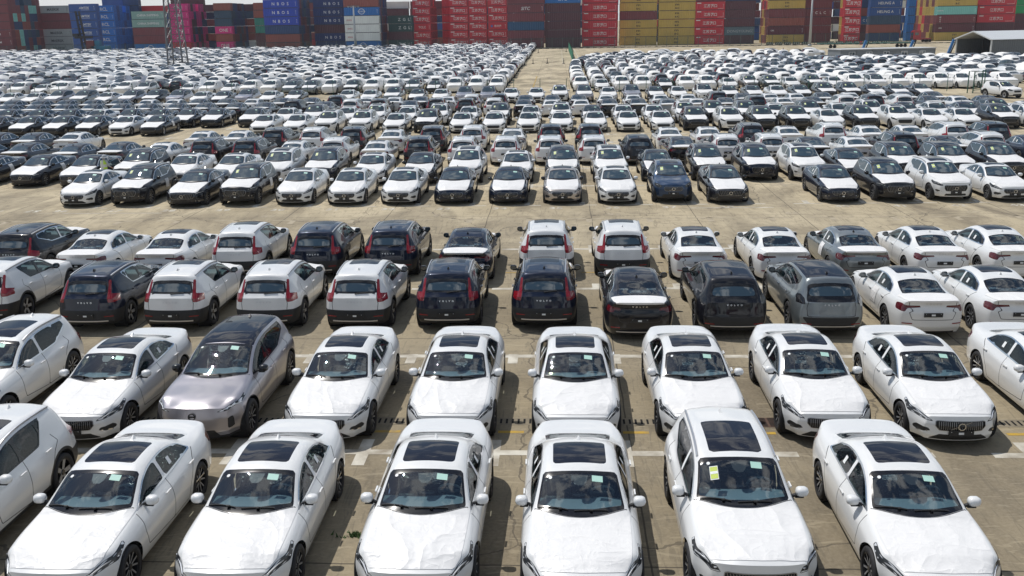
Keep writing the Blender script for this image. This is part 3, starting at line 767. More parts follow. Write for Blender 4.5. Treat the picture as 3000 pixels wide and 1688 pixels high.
    if lod <= 3:
        mm = cached(('mir', mcol.name), lambda: mir().mesh('mirror', [mcol, M_TRIMK], True)); mg = cached(('mirg',), lambda: mirg().mesh('mirror_glass', [M_DGLASS]))
        def flip():
            me = mm.copy(); me.transform(Matrix.Scale(-1, 4, (1, 0, 0))); me.flip_normals(); return me
        def flipg():
            me = mg.copy(); me.transform(Matrix.Scale(-1, 4, (1, 0, 0))); me.flip_normals(); return me
        mf = cached(('mirf', mcol.name), flip); mgf = cached(('mirgf',), flipg)
        ym = inf['y0']+.10; xb = float(tab(s, 'B', 1, np.array([ym]))[0])-.01
        kg = lod <= 2
        part(P, 'mirror', mm, (xb, ym, zm), 0, [('mirror_glass', mg, (0, 0, 0), 0, (), None)] if kg else [])
        part(P, 'mirror', mf, (-xb, ym, zm), 0, [('mirror_glass', mgf, (0, 0, 0), 0, (), None)] if kg else [])
    # roof rails
    if ty in 'XC' and lod <= 3:
        rm = M_RAIL if not (ty == 'X' and c == 'w' and False) else pm
        for sx in (1, -1):
            def rail():
                b = MB(); yy = np.linspace(inf['yt']+.12, s['C'][-6][0]-.05, 9 if lod < 3 else 4); pr = []
                for q in yy:
                    xx = float(tab(s, 'R', 1, np.array([q]))[0])*.985; h = project(sh.bvh, [(sx*xx, q, 0)], 'z-', 3., 0)[0]; pr.append(h+Vector((0, 0, .018)))
                for a, d in zip(pr, pr[1:]): b.bar(a, d, .028)
                return b.mesh('roof_rail', [rm])
            part(P, 'roof_rail', cached(key+('rail', sx), rail))
    # roof antenna fin
    if lod <= 3 and not wrap:
        ya = {'S': 3.18, 'L': 3.45, 'X': 3.85, 'C': 3.55, 'E': 4.0}[ty]
        def fin():
            h = project(sh.bvh, [(0, ya, 0)], 'z-', 3., 0)[0]; b = MB()
            b.add([h+Vector(q) for q in [(-.03, -.07, -.01), (.03, -.07, -.01), (.035, .07, -.01), (-.035, .07, -.01), (-.006, .05, .06), (.006, .05, .06), (.006, .065, .055), (-.006, .065, .055)]], [(0, 1, 5, 4), (1, 2, 6, 5), (2, 3, 7, 6), (3, 0, 4, 7), (4, 5, 6, 7)])
            return b.mesh('antenna', [M_BLACK if c != 'w' else pm])
        part(P, 'antenna', cached(key+('fin', c == 'w'), fin))
    # plate holder and intake accents
    if lod <= 2 and not wrap:
        zp = {'S': .37, 'L': .36, 'X': .46, 'C': .50, 'E': .38}[ty]; zr_ = {'S': .70, 'L': .60, 'X': .72, 'C': .52, 'E': .42}[ty]
        def plate(front):
            b = MB(); w_, h_ = .24, .055
            pts = [(a, 0, (zp if front else zr_)+q) for a in (-w_, 0, w_) for q in (-h_, h_)]
            pr = project(sh.bvh, pts, 'y+' if front else 'y-', -1 if front else 7, .012)
            y_ = (min if front else max)(p.y for p in pr)
            b.box((0, y_, (zp if front else zr_)), (2*w_, .02, 2*h_), 0)
            b.box((0, y_+(-.011 if front else .011), (zp if front else zr_)), (.10, .004, .045), 1)
            for a in (-.19, .19): b.box((a, y_+(-.011 if front else .011), (zp if front else zr_)+.03), (.012, .004, .012), 1)
            return b.mesh('plate_holder', [M_TRIMK, M_STW])
        if facing == 'F' and ty != 'E' and ty != 'L': part(P, 'plate_holder', cached(key+('pf',), lambda: plate(True)))
        if facing == 'R' and ty not in 'E': part(P, 'plate_holder', cached(key+('pr',), lambda: plate(False)))
        if facing == 'F' and ty in 'SL' or (ty == 'X' and facing == 'F'):
            for sx in (1, -1):
                def acc():
                    b = MB(); za, zb2 = (.345, .385) if ty == 'S' else ((.30, .31) if ty == 'L' else (.48, .49))
                    pr = project(sh.bvh, [(sx*.60, 0, za+.03), (sx*.74, 0, za-.01), (sx*.89, 0, zb2)], 'y+', -1, .008)
                    for a, d in zip(pr, pr[1:]): b.bar(a, d, .022)
                    return b.mesh('intake_trim', [M_CHROME])
                part(P, 'intake_trim', cached(key+('acc', sx), acc))
        # bumper strip behind
        if facing == 'R':
            zc_ = {'S': .26, 'L': .27, 'X': .34, 'C': .37, 'E': .36}[ty]
            def strip():
                b = MB(); xs = np.linspace(-.62, .62, 9); pr = project(sh.bvh, [(float(q), 0, zc_) for q in xs], 'y-', 7, .012)
                for a, d in zip(pr, pr[1:]): b.bar(a, d, .022 if ty != 'C' else .03)
                return b.mesh('bumper_trim', [M_RAIL])
            part(P, 'bumper_trim', cached(key+('strip',), strip))
            def refl(sx):
                b = MB(); zc2 = {'S': .46, 'L': .40, 'X': .50, 'C': .50, 'E': .42}[ty]
                pr = project(sh.bvh, [(sx*.52, 0, zc2), (sx*.66, 0, zc2), (sx*.76, 0, zc2)], 'y-', 7, .008)
                for a, d in zip(pr, pr[1:]): b.bar(a, d, .024)
                return b.mesh('reflector', [M_RED])
            for sx in (1, -1): part(P, 'reflector', cached(key+('refl', sx), lambda: refl(sx)))
    # lettering across the boot
    if facing == 'R' and lod <= 2 and not wrap:
        zl = {'S': .985, 'L': .97, 'X': .94, 'C': .885, 'E': .93}[ty]
        def lett():
            v, f = text_mesh('VOLVO', .062, 0, 'CENTER', .002, 2.6)
            pr = project(sh.bvh, [(-q[0], 0, zl+q[1]) for q in v], 'y-', 7, .010 if not dfilm else .016)
            b = MB(); b.add(pr, f); 
            return b.mesh('lettering', [M_CHROME if c != 'w' else M_RAIL])
        part(P, 'lettering', cached(key+('let', c == 'w', dfilm), lett))
    # wiper at the back of the suvs
    if suv and facing == 'R' and lod <= 2 and not wrap and ty != 'E':
        def rwp():
            pr = project(sh.bvh, [(0, 0, 1.10), (-.22, 0, 1.125), (-.36, 0, 1.13)], 'y-', 7, .02); b = MB()
            for a, d in zip(pr, pr[1:]): b.bar(a, d, .022)
            return b.mesh('wiper', [M_TRIMK])
        part(P, 'wiper', cached(key+('rwp',), rwp))
    if lod == 1:
        yb = inf['yb']
        for i, (xa, ya, xb_, yb2) in enumerate(((-.10, .10, .42, .13), (-.66, .24, -.20, .12))):
            def wp():
                pr = project(sh.bvh, [(xa+(xb_-xa)*k/4, yb+ya+(yb2-ya)*k/4+.03*math.sin(PI*k/4)*0, 0) for k in range(5)], 'z-', 3., .018); b = MB()
                for a, d in zip(pr, pr[1:]): b.bar(a, d, .014)
                h = pr[2 if i == 0 else 3]; b.box(h+Vector((0, -.02, .008)), (.05, .03, .02))
                return b.mesh('wiper', [M_TRIMK])
            if facing == 'F': part(P, 'wiper', cached(key+('wp', i), wp))
        # handles
        for sx in (1, -1):
            for yh in (inf['yB']-.16, inf['f'](3.42 if not suv else 3.35)):
                zh = float(tab(s, 'B', 2, np.array([yh]))[0])-.13
                def hnd():
                    pr = project(sh.bvh, [(0, yh-.09, zh), (0, yh, zh+.004), (0, yh+.09, zh)], 'x-' if sx > 0 else 'x+', sx*3, .022); b = MB()
                    for a, d in zip(pr, pr[1:]): b.bar(a, d, .026)
                    return b.mesh('door_handle', [pm])
                part(P, 'door_handle', cached(key+('hn', sx, round(yh, 2), c), hnd))
        # cabin
        def lining():
            keep = sh.T; cy = np.array([sh.V[list(f), 1].mean() for f in sh.F]); cz = np.array([sh.V[list(f), 2].mean() for f in sh.F])
            sh.T = [('lin' if (t in ('paint', 'gap', 'trim', 'pillar', 'roofglass', 'film', 'dfilm') and yb+.12 < a < L-.45 and z_ > .55) else t) for t, a, z_ in zip(keep, cy, cz)]
            me = shell_mesh('cabin_lining', sh, sh.nrm, {'lin': 0}, [M_INT], 'both', -.03); sh.T = keep
            return me
        part(P, 'cabin_lining', cached(key+('lin',), lining))
        zd = float(tab(s, 'C', 1, np.array([yb]))[0]); dW = .68
        def dash():
            b = MB(); ys = [yb+.06, yb+.30, yb+.62, yb+.72, yb+.74]; zz = [zd-.035, zd-.01, zd-.005, zd-.05, zd-.25]
            xs = np.linspace(-dW, dW, 13); vs = []
            for j in range(5):
                for q in xs:
                    hump = .035*math.exp(-((q-.36)/.17)**2)*(1 if 1 <= j <= 2 else .4)
                    vs.append((q*(.96 if j == 0 else 1), ys[j]+.10*(q/.7)**2*(1 if j < 2 else .3), zz[j]+hump-.02*(abs(q)/.7)**3))
            b.add(vs, [(j*13+i, j*13+i+1, (j+1)*13+i+1, (j+1)*13+i) for j in range(4) for i in range(12)])
            b.box((0, yb+.24, zd-.004), (.5, .05, .01), 1); b.box((0, yb+.70, zd-.02), (.26, .03, .12), 1)
            return b.mesh('dashboard', [M_INT, M_BLACK], True)
        part(P, 'dashboard', cached(key+('dash',), dash))
        def steer():
            b = MB(); K = 24; q = Matrix.Rotation(R(-62), 3, 'X')
            cc = Vector((.36, yb+.86, zd-.03))
            for i in range(K):
                t0, t1 = 2*PI*i/K, 2*PI*(i+1)/K
                b.tube(cc+q @ Vector((.185*math.cos(t0), .185*math.sin(t0), 0)), cc+q @ Vector((.185*math.cos(t1), .185*math.sin(t1), 0)), .019, n=6, caps=False)
            b.box(cc, (.34, .05, .03), 0, q); b.box(cc+q @ Vector((0, -.08, 0)), (.05, .15, .03), 0, q); b.box(cc, (.13, .11, .05), 0, q)
            return b.mesh('steering_wheel', [mat('wheel_cover', (.17, .20, .21), .3, coat=.4)])
        part(P, 'steering_wheel', cached(key+('steer',), steer))
        def seat():
            b = MB()
            def pad(c, d, rx, r=.06):
                q = Matrix.Rotation(rx, 3, 'X'); K = 14; rows = []
                for k, (zz, f) in enumerate(((-.5, .82), (-.42, 1), (.35, .96), (.47, .86), (.5, .6))):
                    rows.append([Vector(c)+q @ Vector((d[0]/2*f*math.copysign(abs(math.cos(t))**.5, math.cos(t)), d[1]/2*f*math.copysign(abs(math.sin(t))**.5, math.sin(t)), zz*d[2])) for t in [2*PI*i/K for i in range(K)]])
                b.add(sum(rows, []), [(j*K+i, j*K+(i+1) % K, (j+1)*K+(i+1) % K, (j+1)*K+i) for j in range(4) for i in range(K)]+[tuple(range(4*K, 5*K))])
            pad((0, .33, .31), (.50, .14, .62), R(-22)); pad((0, .47, .70), (.27, .10, .20), R(-14)); pad((0, 0, 0), (.52, .50, .16), 0)
            return b.mesh('seat', [M_SEAT], True)
        sm = cached(('seat',), seat); zf = zd-.44
        for sx in (.37, -.37): part(P, 'seat', sm, (sx, yb+1.22, zf))
        def bench():
            b = MB(); y_ = yb+(2.15 if suv else 1.98)
            b.box((0, y_, zf), (1.25, .5, .16)); b.box((0, y_+.36, zf+.30), (1.28, .14, .52), 0, Matrix.Rotation(R(-24), 3, 'X'))
            for q in (-.38, .38): b.box((q, y_+.48, zf+(.60 if suv else .54)), (.25, .09, .13), 0, Matrix.Rotation(R(-18), 3, 'X'))
            b.box((0, yb+1.6, zf-.10), (1.45, 2.4, .03), 1); 
            b.box((0, y_+.70, zd-.02), (1.1, .36, .02), 1)
            return b.mesh('rear_bench', [M_SEAT, M_FLOORC])
        part(P, 'rear_bench', cached(key+('bench',), bench))
        # window notice stuck in the rear side window
    if ty in 'SL' and lod <= 2 and not wrap:
        for sx in (1, -1):
            yn = inf['f'](2.92); zn = float(tab(s, 'B', 2, np.array([yn]))[0])+.17
            def note():
                pr = project(sh.bvh, [(0, yn+a, zn+b_) for a, b_ in ((-.05, -.06), (.05, -.06), (.05, .06), (-.05, .06))], 'x-' if sx > 0 else 'x+', sx*3, .004)
                b = MB(); b.add(pr, [(0, 1, 2, 3)]); b.add([pr[0].lerp(pr[2], .12), pr[1].lerp(pr[3], .12), pr[1].lerp(pr[2], .45), pr[0].lerp(pr[3], .45)], [(0, 1, 2, 3)])
                return b.mesh('window_notice', [M_STW])
            part(P, 'window_notice', cached(key+('note', sx), note))
    if opt.get('patch') and lod <= 3:
        # white film sheet taped over the middle of the side
        for sx in opt['patch']:
            def ptch():
                yp = inf['yB']+.02; rows = []
                for a in np.linspace(0, 1, 7): rows.append([(0, yp+.0+.40*k/4, .52+.42*a) for k in range(5)])
                b = MB()
                pr = project(sh.bvh, sum(rows, []), 'x-' if sx > 0 else 'x+', sx*3, .012)
                b.add(pr, [(j*5+i, j*5+i+1, (j+1)*5+i+1, (j+1)*5+i) for j in range(6) for i in range(4)]); return b.mesh('door_film', [M_FILM])
            part(P, 'door_film', cached(key+('patch', sx), ptch))
    if lod > 1:   # close the lamp faces that are not shown as parts of their own
        cl = shell_mesh
        t2 = ({'tail': 0} if facing == 'F' else {'head': 0, 'headw': 0, 'grille': 1, 'gframe': 1})
        nm = 'taillight' if facing == 'F' else 'headlight'
        for sd_ in ('lr' if lod < 4 else ''):
            me = cached(key+('cl', facing, sd_), lambda: shell_mesh(nm, sh, sh.nrm, {k: v for k, v in t2.items() if v == 0}, [M_RED if facing == 'F' else M_LAMP], sd_))
            if lod == 2 or ty != 'W': part(P, nm, me)
        if facing == 'R' and ty in GRILLE and lod <= 3:
            part(P, 'grille', cached(key+('clg',), lambda: shell_mesh('grille', sh, sh.nrm, {'grille': 0, 'gframe': 0}, [M_TRIMK])))
    return P
PROTO = {}
def add_kids(par, lst):
    for name, me, loc, rz, kids, label in lst:
        if me is None: continue
        o = bpy.data.objects.new(name, me); COL.objects.link(o); o.parent = par; o.location = loc
        if rz: o.rotation_euler = (0, 0, rz)
        if label: o['label'] = label
        if kids: add_kids(o, kids)
BODYN = {'S': 'sedan', 'L': 'large sedan', 'X': 'SUV', 'C': 'compact SUV', 'E': 'electric SUV', 'W': 'wrapped SUV'}
OBJN = {'S': 'parked_sedan', 'L': 'parked_large_sedan', 'X': 'parked_suv', 'C': 'parked_compact_suv', 'E': 'parked_electric_suv', 'W': 'wrapped_suv'}
def place_car(ty, c, facing, X, Y, lod, label, group, yaw=0., opt=None):
    opt = opt or {}
    key = (ty, c, lod, facing, tuple(sorted((k, str(v)) for k, v in opt.items())))
    if key not in PROTO:
        pl = car_parts(ty, c, lod, facing, opt); L = SPEC[ty]['L']
        PROTO[key] = [(n, me, (l[0], l[1]-L/2, l[2]), rz, k, lb) for n, me, l, rz, k, lb in pl]
    r = bpy.data.objects.new(OBJN[ty], None); COL.objects.link(r); r.empty_display_size = .2
    r.location = (X, Y, 0); r.rotation_euler = (0, 0, (0 if facing == 'F' else PI)+yaw)
    r['label'] = label; r['category'] = 'car'; r['group'] = group
    add_kids(r, PROTO[key])
    return r
# ------------------------------------------------------------------ ground
def ground_mat():
    m = bpy.data.materials.new('stained_concrete'); m.use_nodes = True; t = m.node_tree; p = t.nodes['Principled BSDF']; p.inputs['Roughness'].default_value = .85; p.inputs['Specular IOR Level'].default_value = .25
    g = N(t, 'ShaderNodeNewGeometry')
    def noise(scale, det=6, dist=0., stretch=(1, 1, 1), rough=.55):
        mp = N(t, 'ShaderNodeMapping'); mp.inputs['Scale'].default_value = stretch; t.links.new(g.outputs['Position'], mp.inputs['Vector'])
        n = N(t, 'ShaderNodeTexNoise'); n.inputs['Scale'].default_value = scale; n.inputs['Detail'].default_value = det; n.inputs['Distortion'].default_value = dist; n.inputs['Roughness'].default_value = rough
        t.links.new(mp.outputs['Vector'], n.inputs['Vector']); return n.outputs['Fac']
    def ramp(f, a, b, ca=(0, 0, 0), cb=(1, 1, 1)):
        r = N(t, 'ShaderNodeValToRGB'); r.color_ramp.elements[0].position = a; r.color_ramp.elements[1].position = b
        r.color_ramp.elements[0].color = (*ca, 1); r.color_ramp.elements[1].color = (*cb, 1); t.links.new(f, r.inputs['Fac']); return r.outputs['Color']
    def mix(f, a, b, mode='MIX'):
        x = N(t, 'ShaderNodeMix', data_type='RGBA', blend_type=mode)
        for s_, v in (('Factor', f), ('A', a), ('B', b)):
            if hasattr(v, 'is_output'): t.links.new(v, x.inputs[s_])
            elif isinstance(v, tuple): x.inputs[s_].default_value = (*v, 1)
            else: x.inputs[s_].default_value = v
        return x.outputs['Result']
    def mth(op, a, b=None, c=None):
        x = N(t, 'ShaderNodeMath', operation=op)
        for i, v in enumerate((a, b, c)):
            if v is None: continue
            if hasattr(v, 'is_output'): t.links.new(v, x.inputs[i])
            else: x.inputs[i].default_value = v
        return x.outputs[0]
    sx = N(t, 'ShaderNodeSeparateXYZ'); t.links.new(g.outputs['Position'], sx.inputs[0])
    # older brown slab near, paler slab towards the container yard
    nearf = mth('SMOOTH_MIN', 1., mth('MAXIMUM', mth('MULTIPLY_ADD', sx.outputs['Y'], 1/28, -.75), 0.), .2)
    base = mix(nearf, (.225, .19, .132), (.56, .475, .325))
    base = mix(ramp(noise(.16, 7, .6), .42, .68, cb=(.75, .75, .75)), base, (.34, .28, .18))
    base = mix(ramp(noise(.35, 8, 1.0, (1, .45, 1)), .44, .70, cb=(.80, .80, .80)), base, (.125, .102, .072))
    base = mix(ramp(noise(2.2, 7, .4), .50, .78, cb=(.5, .5, .5)), base, (.10, .088, .066))
    base = mix(ramp(noise(14, 5), .35, .75, cb=(.25, .25, .25)), base, (.43, .37, .27))
    # tyre scuffs: fine curved streaks
    base = mix(ramp(noise(1.1, 3, 3.5, (3.2, .35, 1)), .58, .63, cb=(.35, .35, .35)), base, (.12, .105, .08))
    base = mix(ramp(noise(.8, 2, 5., (.5, 2.6, 1)), .60, .64, cb=(.28, .28, .28)), base, (.44, .38, .27))
    # slab joints
    wob = mth('MULTIPLY_ADD', noise(.6, 3), .08, -.04)
    for ax, off, pitch in (('X', 3.05, 4.5), ('Y', -13.4, 5.6)):
        q = mth('ADD', mth('ADD', sx.outputs[ax], off+450*pitch), wob)
        fr = mth('ABSOLUTE', mth('SUBTRACT', mth('FRACT', mth('DIVIDE', q, pitch)), .5))
        ln = mth('GREATER_THAN', fr, .5-.012/pitch*1.4)
        base = mix(mth('MULTIPLY', ln, .8), base, (.06, .052, .042))
    # cracks
    v = N(t, 'ShaderNodeTexVoronoi', feature='DISTANCE_TO_EDGE'); v.inputs['Scale'].default_value = .12
    mpv = N(t, 'ShaderNodeVectorMath', operation='ADD'); nn = N(t, 'ShaderNodeTexNoise'); nn.inputs['Scale'].default_value = .9; nn.inputs['Detail'].default_value = 5
    t.links.new(g.outputs['Position'], nn.inputs['Vector']); t.links.new(g.outputs['Position'], mpv.inputs[0]); t.links.new(nn.outputs['Color'], mpv.inputs[1]); t.links.new(mpv.outputs[0], v.inputs['Vector'])
    base = mix(mth('MULTIPLY', mth('LESS_THAN', v.outputs['Distance'], .0022), .6), base, (.07, .06, .05))
    t.links.new(base, p.inputs['Base Color'])
    b = N(t, 'ShaderNodeBump'); b.inputs['Distance'].default_value = .006; b.inputs['Strength'].default_value = .5
    t.links.new(noise(30, 6), b.inputs['Height']); t.links.new(b.outputs['Normal'], p.inputs['Normal'])
    return m
b = MB()
gx = [-2500, -300, -100, 100, 300, 2500]; gy = [-200, 0, 100, 250, 400, 4500]
b.add([(x_, y_, 0) for y_ in gy for x_ in gx], [(j*6+i, j*6+i+1, (j+1)*6+i+1, (j+1)*6+i) for j in range(5) for i in range(5)])
link('ground', b.mesh('ground', [ground_mat()]), kind='structure')
M_WPAINT = mat('worn_white_paint', (.60, .57, .49), .8, var=(2.2, 1.0, (.24, .20, .145)))
M_WPAINT2 = mat('faded_white_paint', (.42, .36, .26), .85, var=(2.5, 1.0, (.27, .22, .15)))
M_YPAINT = mat('worn_yellow_paint', (.48, .30, .035), .8, var=(3., .9, (.22, .18, .12)))
Z0 = .004
def sheet(b, x0, y0, x1, y1, mi=0, z=Z0): b.add([(x0, y0, z), (x1, y0, z), (x1, y1, z), (x0, y1, z)], [(0, 1, 2, 3)], mi)
mk = MB()
def cross(X, Y, mi, w=.75, s0=-.6, s1=.6, th=.11):
    sheet(mk, X-w, Y-th, X+w, Y+th, mi); sheet(mk, X-.125, Y+th, X+.125, Y+s1, mi)
    if s0 < 0: sheet(mk, X-.125, Y+s0, X+.125, Y-th, mi)
for k in range(-6, 9):
    cross(-1.29+2.62*k, 17.5, 0); cross(-1.15+2.60*k, 23.2, 0, s1=.15, s0=-.55)
    sheet(mk, -3.60+2.60*k-.26, 18.44, -3.60+2.60*k+.28, 18.56, 1)
for k in range(-8, 10):
    cross(1.22+2.59*k, 29.6, 0, s0=.0, s1=.6); cross(1.27+2.62*k, 35.1, 0)
    sheet(mk, 1.2+2.59*k-.4, 31.6, 1.2+2.59*k+.5, 31.68, 1)
for k in range(-11, 12):
    xx = -2.66+2.575*k+1.22
    if xx > -22.5: cross(xx, 43.95, 0, w=.66, s0=0, s1=.75, th=.06)
    cross(xx+.2, 40.8, 2, w=.95, s0=-.75, s1=0, th=.07)
for Yr in (49.3, 55.4, 61.4, 67.6, 72.3, 78.6, 84.6, 90.4, 96.5, 99.2):
    for k in range(-22, 18):
        if abs(-1.4+2.575*k) < Yr*.6: cross(-1.4+2.575*k, Yr-.012*2.575*k, 0 if rng.random() < .4 else 2, w=.7)
sheet(mk, 5.9, 43.0, 9.7, 43.12, 0); sheet(mk, -24.2, 42.7, -18.6, 42.85, 2); sheet(mk, -22.9, 42.62, -18.2, 42.68, 0)
for k in range(26):      # dashed lines up the empty lane
    sheet(mk, -1.15, 128+6*k, -.95, 130.5+6*k, 2); sheet(mk, 1.0, 190+4*k, 1.15, 192+4*k, 0) if k < 22 else None
sheet(mk, 4.6, 200, 4.8, 290, 0); sheet(mk, -3.2, 125, -3.05, 150, 1)
for k in range(26, 44):
    X_ = -2.66+2.575*(k-34)
    for (yy, flip, mi) in ((43.25, 0, 0), (41.75, 1, 2)):
        if k == 39 and not flip or (flip and k % 3): continue
        v, f = text_mesh(str(k), .62, 0, 'CENTER', .02, 1.1)
        mk.add([(X_+(-q[0] if flip else q[0]), yy+(-q[1] if flip else q[1]), Z0) for q in v], f, mi)
for s_, X_, Y_ in (('71', -26.4, 43.3), ('57', -24.6, 43.3), ('8', 5.15, 23.9)):
    v, f = text_mesh(s_, .62, 0, 'CENTER', .02, 1.1); mk.add([(X_-q[0], Y_-q[1], Z0) for q in v], f, 0)
link('road_markings', mk.mesh('road_markings', [M_WPAINT, M_YPAINT, M_WPAINT2]), kind='structure')
# drain channel between the two nearest rows
b = MB(); sheet(b, -40, 18.86, 4.1, 19.24, 0, .005); sheet(b, 4.75, 18.86, 40, 19.24, 0, .005); sheet(b, 4.1, 18.80, 4.75, 19.30, 2, .005)
q = -14.
while q < 14:
    if not 4.05 < q < 4.8: sheet(b, q, 18.93, q+.045, 19.17, 1, .009)
    q += .125
for i in range(7): sheet(b, 4.14, 18.84+i*.065, 4.40, 18.875+i*.065, 1, .009); sheet(b, 4.45, 18.84+i*.065, 4.71, 18.875+i*.065, 1, .009)
link('drain_channel', b.mesh('drain_channel', [mat('drain_concrete', (.26, .22, .155), .9, var=(3, .8, (.14, .12, .09))), mat('drain_slot', (.006, .006, .006), 1.), mat('rusty_iron', (.09, .05, .035), .8)]), kind='structure')
# low kerb and pavement in front of the container stacks
b = MB(); b.box((60, 292.5, .11), (420, .5, .22), 0)
for k in range(-20, 70): b.box((-12+2*k, 292.22, .13), (1.0, .03, .12), 1)
link('kerb', b.mesh('kerb', [mat('kerb_dark', (.06, .055, .05), .9), mat('kerb_white', (.5, .48, .44), .8)]), kind='structure')

